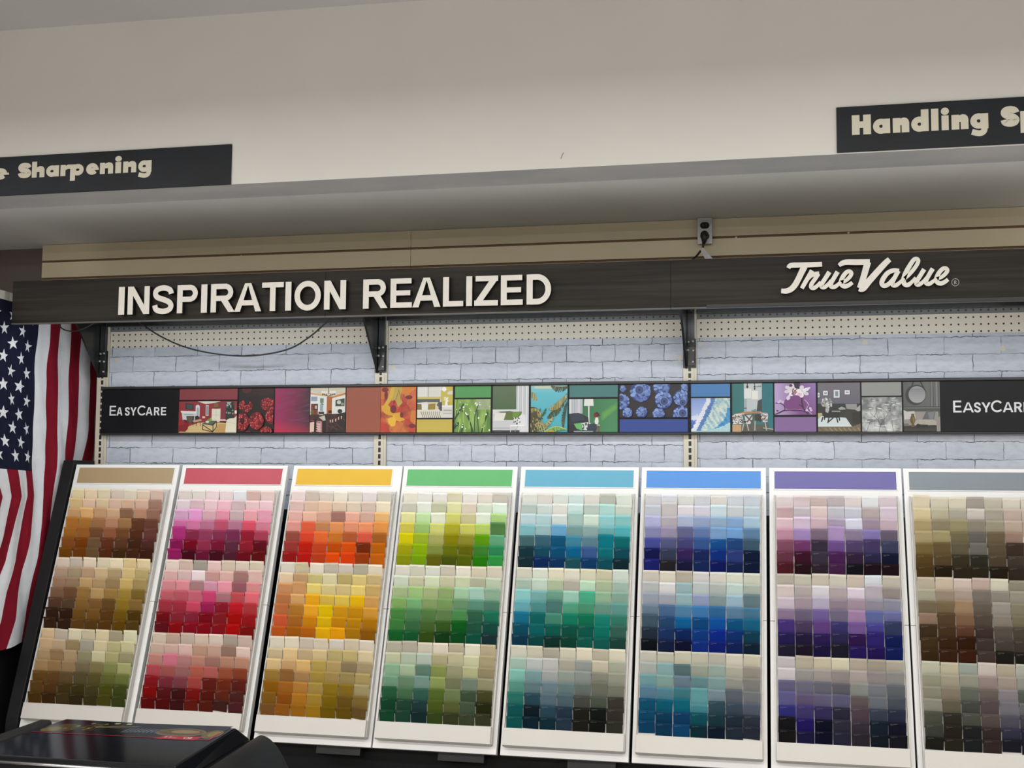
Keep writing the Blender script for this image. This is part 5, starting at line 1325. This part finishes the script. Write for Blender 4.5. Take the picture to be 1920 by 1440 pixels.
def cloth(k, b_, off=0.0):
    """k = stripe coordinate (0 at the far edge, 13 at the near edge), b_ = 0..1 down the fly"""
    sag = .10 * max(0, (k - 9) / 4) ** 2 * b_
    z = ZTOP - FLY * b_ + .02 * math.sin(k * .7) * b_ * b_ - sag * .2
    yb, pw = prof_at(z)
    y = yb + (6 - k) * pw
    d = .007 * math.sin(k * 1.6 + b_ * 3) * (.2 + .8 * b_) + .010 * math.sin(k * .95 - b_ * 5 + 1) * b_ + .0022 * math.sin(k * 4.3 + b_ * 9)
    d += .0045 * math.sin((k * .55 + b_ * 17) + 1.3 * math.sin(k * 1.1)) * min(1, b_ * 3) * (.5 + .5 * math.sin(k * .8 + b_ * 4))
    d += .006 * mn.noise((k * .8 + b_ * 3.5, b_ * 9, 2)) + .004 * mn.noise((k * 1.8 + b_ * 11, b_ * 5, 8))
    return Vector((XF + d + off, y, z + .0012 * mn.noise((k, b_ * 6, 4))))
ft = thing('hanging_flag', 'stars and stripes cloth flag hanging vertically beside the racks', 'flag', (XF, cloth(5, 1).y, ZTOP - FLY))
m = MB()
NB, NS = 60, 6
CB = (ZTOP - fl(40, 880).z) / FLY
for s_ in range(13):
    for a in range(NS):
        k0, k1 = s_ + a / NS, s_ + (a + 1) / NS
        for j in range(NB):
            b0, b1_ = j / NB, (j + 1) / NB
            if s_ >= 6: 
                b0, b1_ = CB + (1 - CB) * b0, CB + (1 - CB) * b1_
            m.face([cloth(k0, b0), cloth(k0, b1_), cloth(k1, b1_), cloth(k1, b0)], 0 if s_ % 2 == 0 else 1)
m.build('stripes', [REDC, WHITEC], ft, smooth=True)
m = MB()
for a in range(42):
    for j in range(34):
        k0, k1 = 6 + a / 6, 6 + (a + 1) / 6
        b0, b1_ = CB * j / 34, CB * (j + 1) / 34
        m.face([cloth(k0, b0), cloth(k0, b1_), cloth(k1, b1_), cloth(k1, b0)])
m.build('canton', NAVYC, ft, smooth=True)
m = MB()
for rowi in range(9):
    n = 6 if rowi % 2 == 0 else 5
    for q_ in range(11):
        # stars alternate in a 9 x 11 lattice
        if (rowi + q_) % 2: continue
        kc = 6 + 7 * (rowi + 1) / 10
        bc = CB * (q_ + 1) / 12
        R_ = .385
        outer = []
        for v_ in range(10):
            ang = math.radians(90 + 36 * v_ + rc.uniform(-2, 2) + 11 * math.sin(rowi * 2.3 + q_ * 1.7))
            rr = R_ if v_ % 2 == 0 else R_ * .40
            outer.append((kc - rr * math.cos(ang), bc - rr * math.sin(ang) * .0703 / FLY))
        cpt = cloth(kc, bc, .0014)
        for v_ in range(10):
            m.face([cpt, cloth(*outer[v_], .0014), cloth(*outer[(v_ + 1) % 10], .0014)])
m.build('star_pattern', WHITEC, ft, merge=False)
m = MB()
for j in range(26):
    k0, k1 = j / 2, (j + 1) / 2
    A, B = cloth(k0, 0, .0012), cloth(k1, 0, .0012)
    m.face([A, B, B + Vector((0, 0, .033)), A + Vector((0, 0, .033))])
m.build('heading', CANVAS, ft)

# ------------------------------------------------------------------ cords under the canopy
def cord(label, pts, y, r):
    P = [at_y(px, py, y) for px, py in pts]
    o = thing('hanging_cable', label, 'cord', tuple(P[len(P) // 2]), group='loose black cords under the canopy')
    m = MB(); m.tube(smooth([tuple(p) for p in P], 8), r, 8)
    m.build('sheath', RUBBER, o, smooth=True)
cord('black power cord sagging in a long loop before the pegboard', [(235, 585), (262, 605), (300, 630), (345, 650), (395, 662), (452, 667.5), (500, 664), (545, 653), (580, 632), (606, 610), (640, 580)], -.10, .0031)
cord('short black cord drooping in front of the hanging flag', [(96, 590), (108, 606), (118, 617), (135, 621), (155, 617), (176, 606), (196, 595)], -.30, .0026)

# ------------------------------------------------------------------ black griddle in the foreground
ZG = Z0 - 1.21
TILT = math.radians(8.0)
GN = Vector((0, -math.sin(TILT), math.cos(TILT)))
P0 = at_z(362, 1434, ZG)
def gp(px, py, h=0.0):
    """point of the tilted lid plane (raised by h) in the lid's own frame: x, distance up the slope, height"""
    d = ray(px, py); o = P0 + GN * h
    p = CAM + d * ((o - CAM).dot(GN) / d.dot(GN))
    q_ = p - P0
    return Vector((q_.x, q_.y * math.cos(TILT) + q_.z * math.sin(TILT), h))
GL = plain('gloss_black_lid', (0.004, 0.0045, 0.006), 0.09, 0.1, 6, spec=0.42)
SAT = plain('satin_black_end', (0.007, 0.007, 0.0075), 0.42, 0.1, 20, spec=0.3)
CHROME = plain('bright_edge', (0.55, 0.55, 0.56), 0.25, 0.05, 20, metal=0.9)
g = thing('outdoor_griddle', 'glossy black griddle with a picture label on its sloping lid, in the foreground', 'griddle', tuple(P0), (TILT, 0, 0))
def gbuild(mb, name, mats, **kw):
    o = mb.build(name, mats, g, **kw); o.matrix_parent_inverse = Matrix(); return o
A_n, A_f = gp(333, 1432), gp(446, 1362.5)              # right edge of the flat top
B_n, B_f = gp(362, 1434, -.012), gp(486, 1374, -.030)  # foot of the right shoulder
L_n, L_f = gp(-70, 1416.5), gp(121, 1350)
dn, df = (A_n.y + L_n.y) / 2, (A_f.y + L_f.y) / 2
top_q = [(L_n.x, dn), (A_n.x, dn), (A_f.x, df), (L_f.x, df)]
bot_q = [(L_n.x - .02, dn - .006), (B_n.x, dn - .006), (B_f.x, df + .012), (L_f.x - .03, df + .012)]
m = MB()
m.face([(x, y, 0) for x, y in top_q]); m.face([(x, y, -.030) for x, y in reversed(bot_q)])
for i in range(4):
    j = (i + 1) % 4
    m.face([(*bot_q[i], -.030), (*bot_q[j], -.030), (*top_q[j], 0), (*top_q[i], 0)])
gbuild(m, 'lid_top', GL, bevel=.003)
m = MB(); m.prism(bot_q, lambda u, v, d: (u, v, d), -.115, -.0305)
gbuild(m, 'lid_body', SAT, bevel=.004)
m = MB(); m.tube([(L_n.x - .012, dn - .006, -.013), (B_n.x - .004, dn - .006, -.013)], .0030, 8)
gbuild(m, 'front_edge', CHROME, smooth=True)
# rounded end cap at the right
C_t, C_r, C_p = gp(500, 1373, -.022), gp(553, 1412, -.060), gp(520, 1373.5, -.020)
cw = max(.08, gp(557, 1412, -.075).x - B_f.x)
def capprof(x0, w_):
    return [(x0, -.034)] + [(x0 + w_ * (.03 + .99 * t), -.016 - .145 * max(0, t - .22) ** 2.1 - .016 * max(0, .18 - t) / .18) for t in [k / 14 for k in range(15)]] + [(x0 + w_ * 1.03, -.17), (x0 + w_ * 1.03, -.26), (x0, -.26)]
n0, n1 = capprof(B_n.x + .006, cw), capprof(B_f.x + .004, cw)
y0_, y1_ = dn - .05, df + .010
m = MB()
m.face([(x, y0_, z) for x, z in n0]); m.face([(x, y1_, z) for x, z in reversed(n1)])
N_ = len(n0)
for i in range(N_):
    j = (i + 1) % N_
    m.face([(n0[i][0], y0_, n0[i][1]), (n0[j][0], y0_, n0[j][1]), (n1[j][0], y1_, n1[j][1]), (n1[i][0], y1_, n1[i][1])])
o = gbuild(m, 'end_cap', SAT, bevel=.006)
for p_ in o.data.polygons: p_.use_smooth = len(p_.vertices) == 4
# black rim at the far left
la, lb = gp(0, 1388, .004), gp(97, 1353.5, .004)
m = MB()
ux = (lb - la).normalized()
s0 = la - ux * .25
m.prism(poly_ccw([(s0.x, s0.y), (lb.x, lb.y), (lb.x - .012, lb.y + .018), (lb.x - .04, lb.y + .016), (s0.x - .04, s0.y + .016)]), lambda u, v, d: (u, v, d), -.12, .004)
gbuild(m, 'left_rim', SAT, bevel=.006)
lo_ = P0.z - .13
bxl, bxr = P0.x + L_n.x - .02, P0.x + B_n.x + .03
by0, by1 = P0.y + .01, P0.y + df * math.cos(TILT) - .01
m = MB(); m.prism([(by0, lo_ - .22), (by1, lo_ - .22), (by1, lo_ + df * math.sin(TILT)), (by0, lo_ - .005)], lambda u, v, d: (d, u, v), bxl, bxr)
m.build('cook_box', SAT, g, bevel=.006)
for sx in (bxl + .04, bxr - .05):
    for sy in (by0 + .03, by1 - .03):
        box_obj('leg', SAT, g, sx - .018, sx + .018, sy - .018, sy + .018, 0, lo_ - .2205)
# picture label on the lid
LABM = paint_material('gloss_label', 0.10, 0.45)
corners = [gp(58, 1373), gp(392, 1389), gp(437, 1362.5), gp(118, 1351.5)]     # near-left, near-right, far-right, far-left
def lab(u, v, k=0):
    a = corners[0].lerp(corners[1], u); b_ = corners[3].lerp(corners[2], u)
    q_ = a.lerp(b_, v); return (q_.x, q_.y, .0004 + k * 4e-5)
m = MB()
def dim(c): return tuple(x * .42 for x in hexc(c))
def lp(pts, c, k): m.face([lab(u, v, k) for u, v in pts], 0, dim(c))
def le(cx, cy, rx, ry, c, k, n=18): lp([(cx + rx * math.cos(6.2832 * i / n), cy + ry * math.sin(6.2832 * i / n)) for i in range(n)], c, k)
lp([(0, 0), (1, 0), (1, 1), (0, 1)], '14171a', 0)
rl = random.Random(3)
le(.10, .45, .09, .34, '4a4c28', 1); le(.06, .3, .05, .2, '7d6a2c', 2)
for k in range(30):
    le(.12 + .18 * rl.random(), .35 + .5 * rl.random(), .012, .05, rl.choice(('8a7440', '5c4a22', 'a08848', '3e4424')), 3, 8)
for k in range(12):
    x_ = .27 + .012 * k; lp([(x_, .55), (x_ + .1, .72), (x_ + .1, .76), (x_, .59)], rl.choice(('8a7c50', '6c6a5a', '9a8c60')), 4)
for k in range(9):
    x_ = .46 + .022 * k; lp([(x_, .3 + .02 * k), (x_ + .012, .62), (x_ + .02, .62), (x_ + .014, .3)], '6d7278', 4)
le(.78, .45, .14, .28, '8a744a', 4); le(.78, .47, .125, .22, '6a542e', 5); le(.80, .5, .08, .12, 'a08a58', 6)
le(.965, .4, .05, .3, '7a6434', 5); le(.97, .42, .03, .18, 'a08040', 6)
for x_, y_ in ((.33, .86), (.40, .86)): lp([(x_, y_), (x_ + .03, y_), (x_ + .03, y_ + .08), (x_, y_ + .08)], 'd8d4b0', 5)
for a_, b_ in (((0, .03), (.0, .10)),):
    lp([(0, .0), (1, .0), (1, .045), (0, .045)], '9c2a34', 7)
lp([(.985, .0), (1, .0), (1, .5), (.985, .5)], '9c2a34', 7)
lp([(.70, -.04), (.92, -.04), (.94, .20), (.735, .20)], 'c01c28', 8)
for poly in [rect(.74, .06, .755, .15), rect(.765, .06, .78, .15), rect(.785, .06, .81, .075), rect(.785, .10, .81, .115)]: lp(poly, 'd8a8a8', 9)
# the figures face the other side of the counter
for poly in ribbon([(.885, .04), (.885, .16)], .012) + ribbon(arc(.862, .10, .011, .055, 0, 360, 14)[:-1], .008, True): lp(poly, 'e6d8d4', 9)
gbuild(m, 'picture_label', LABM, merge=False)
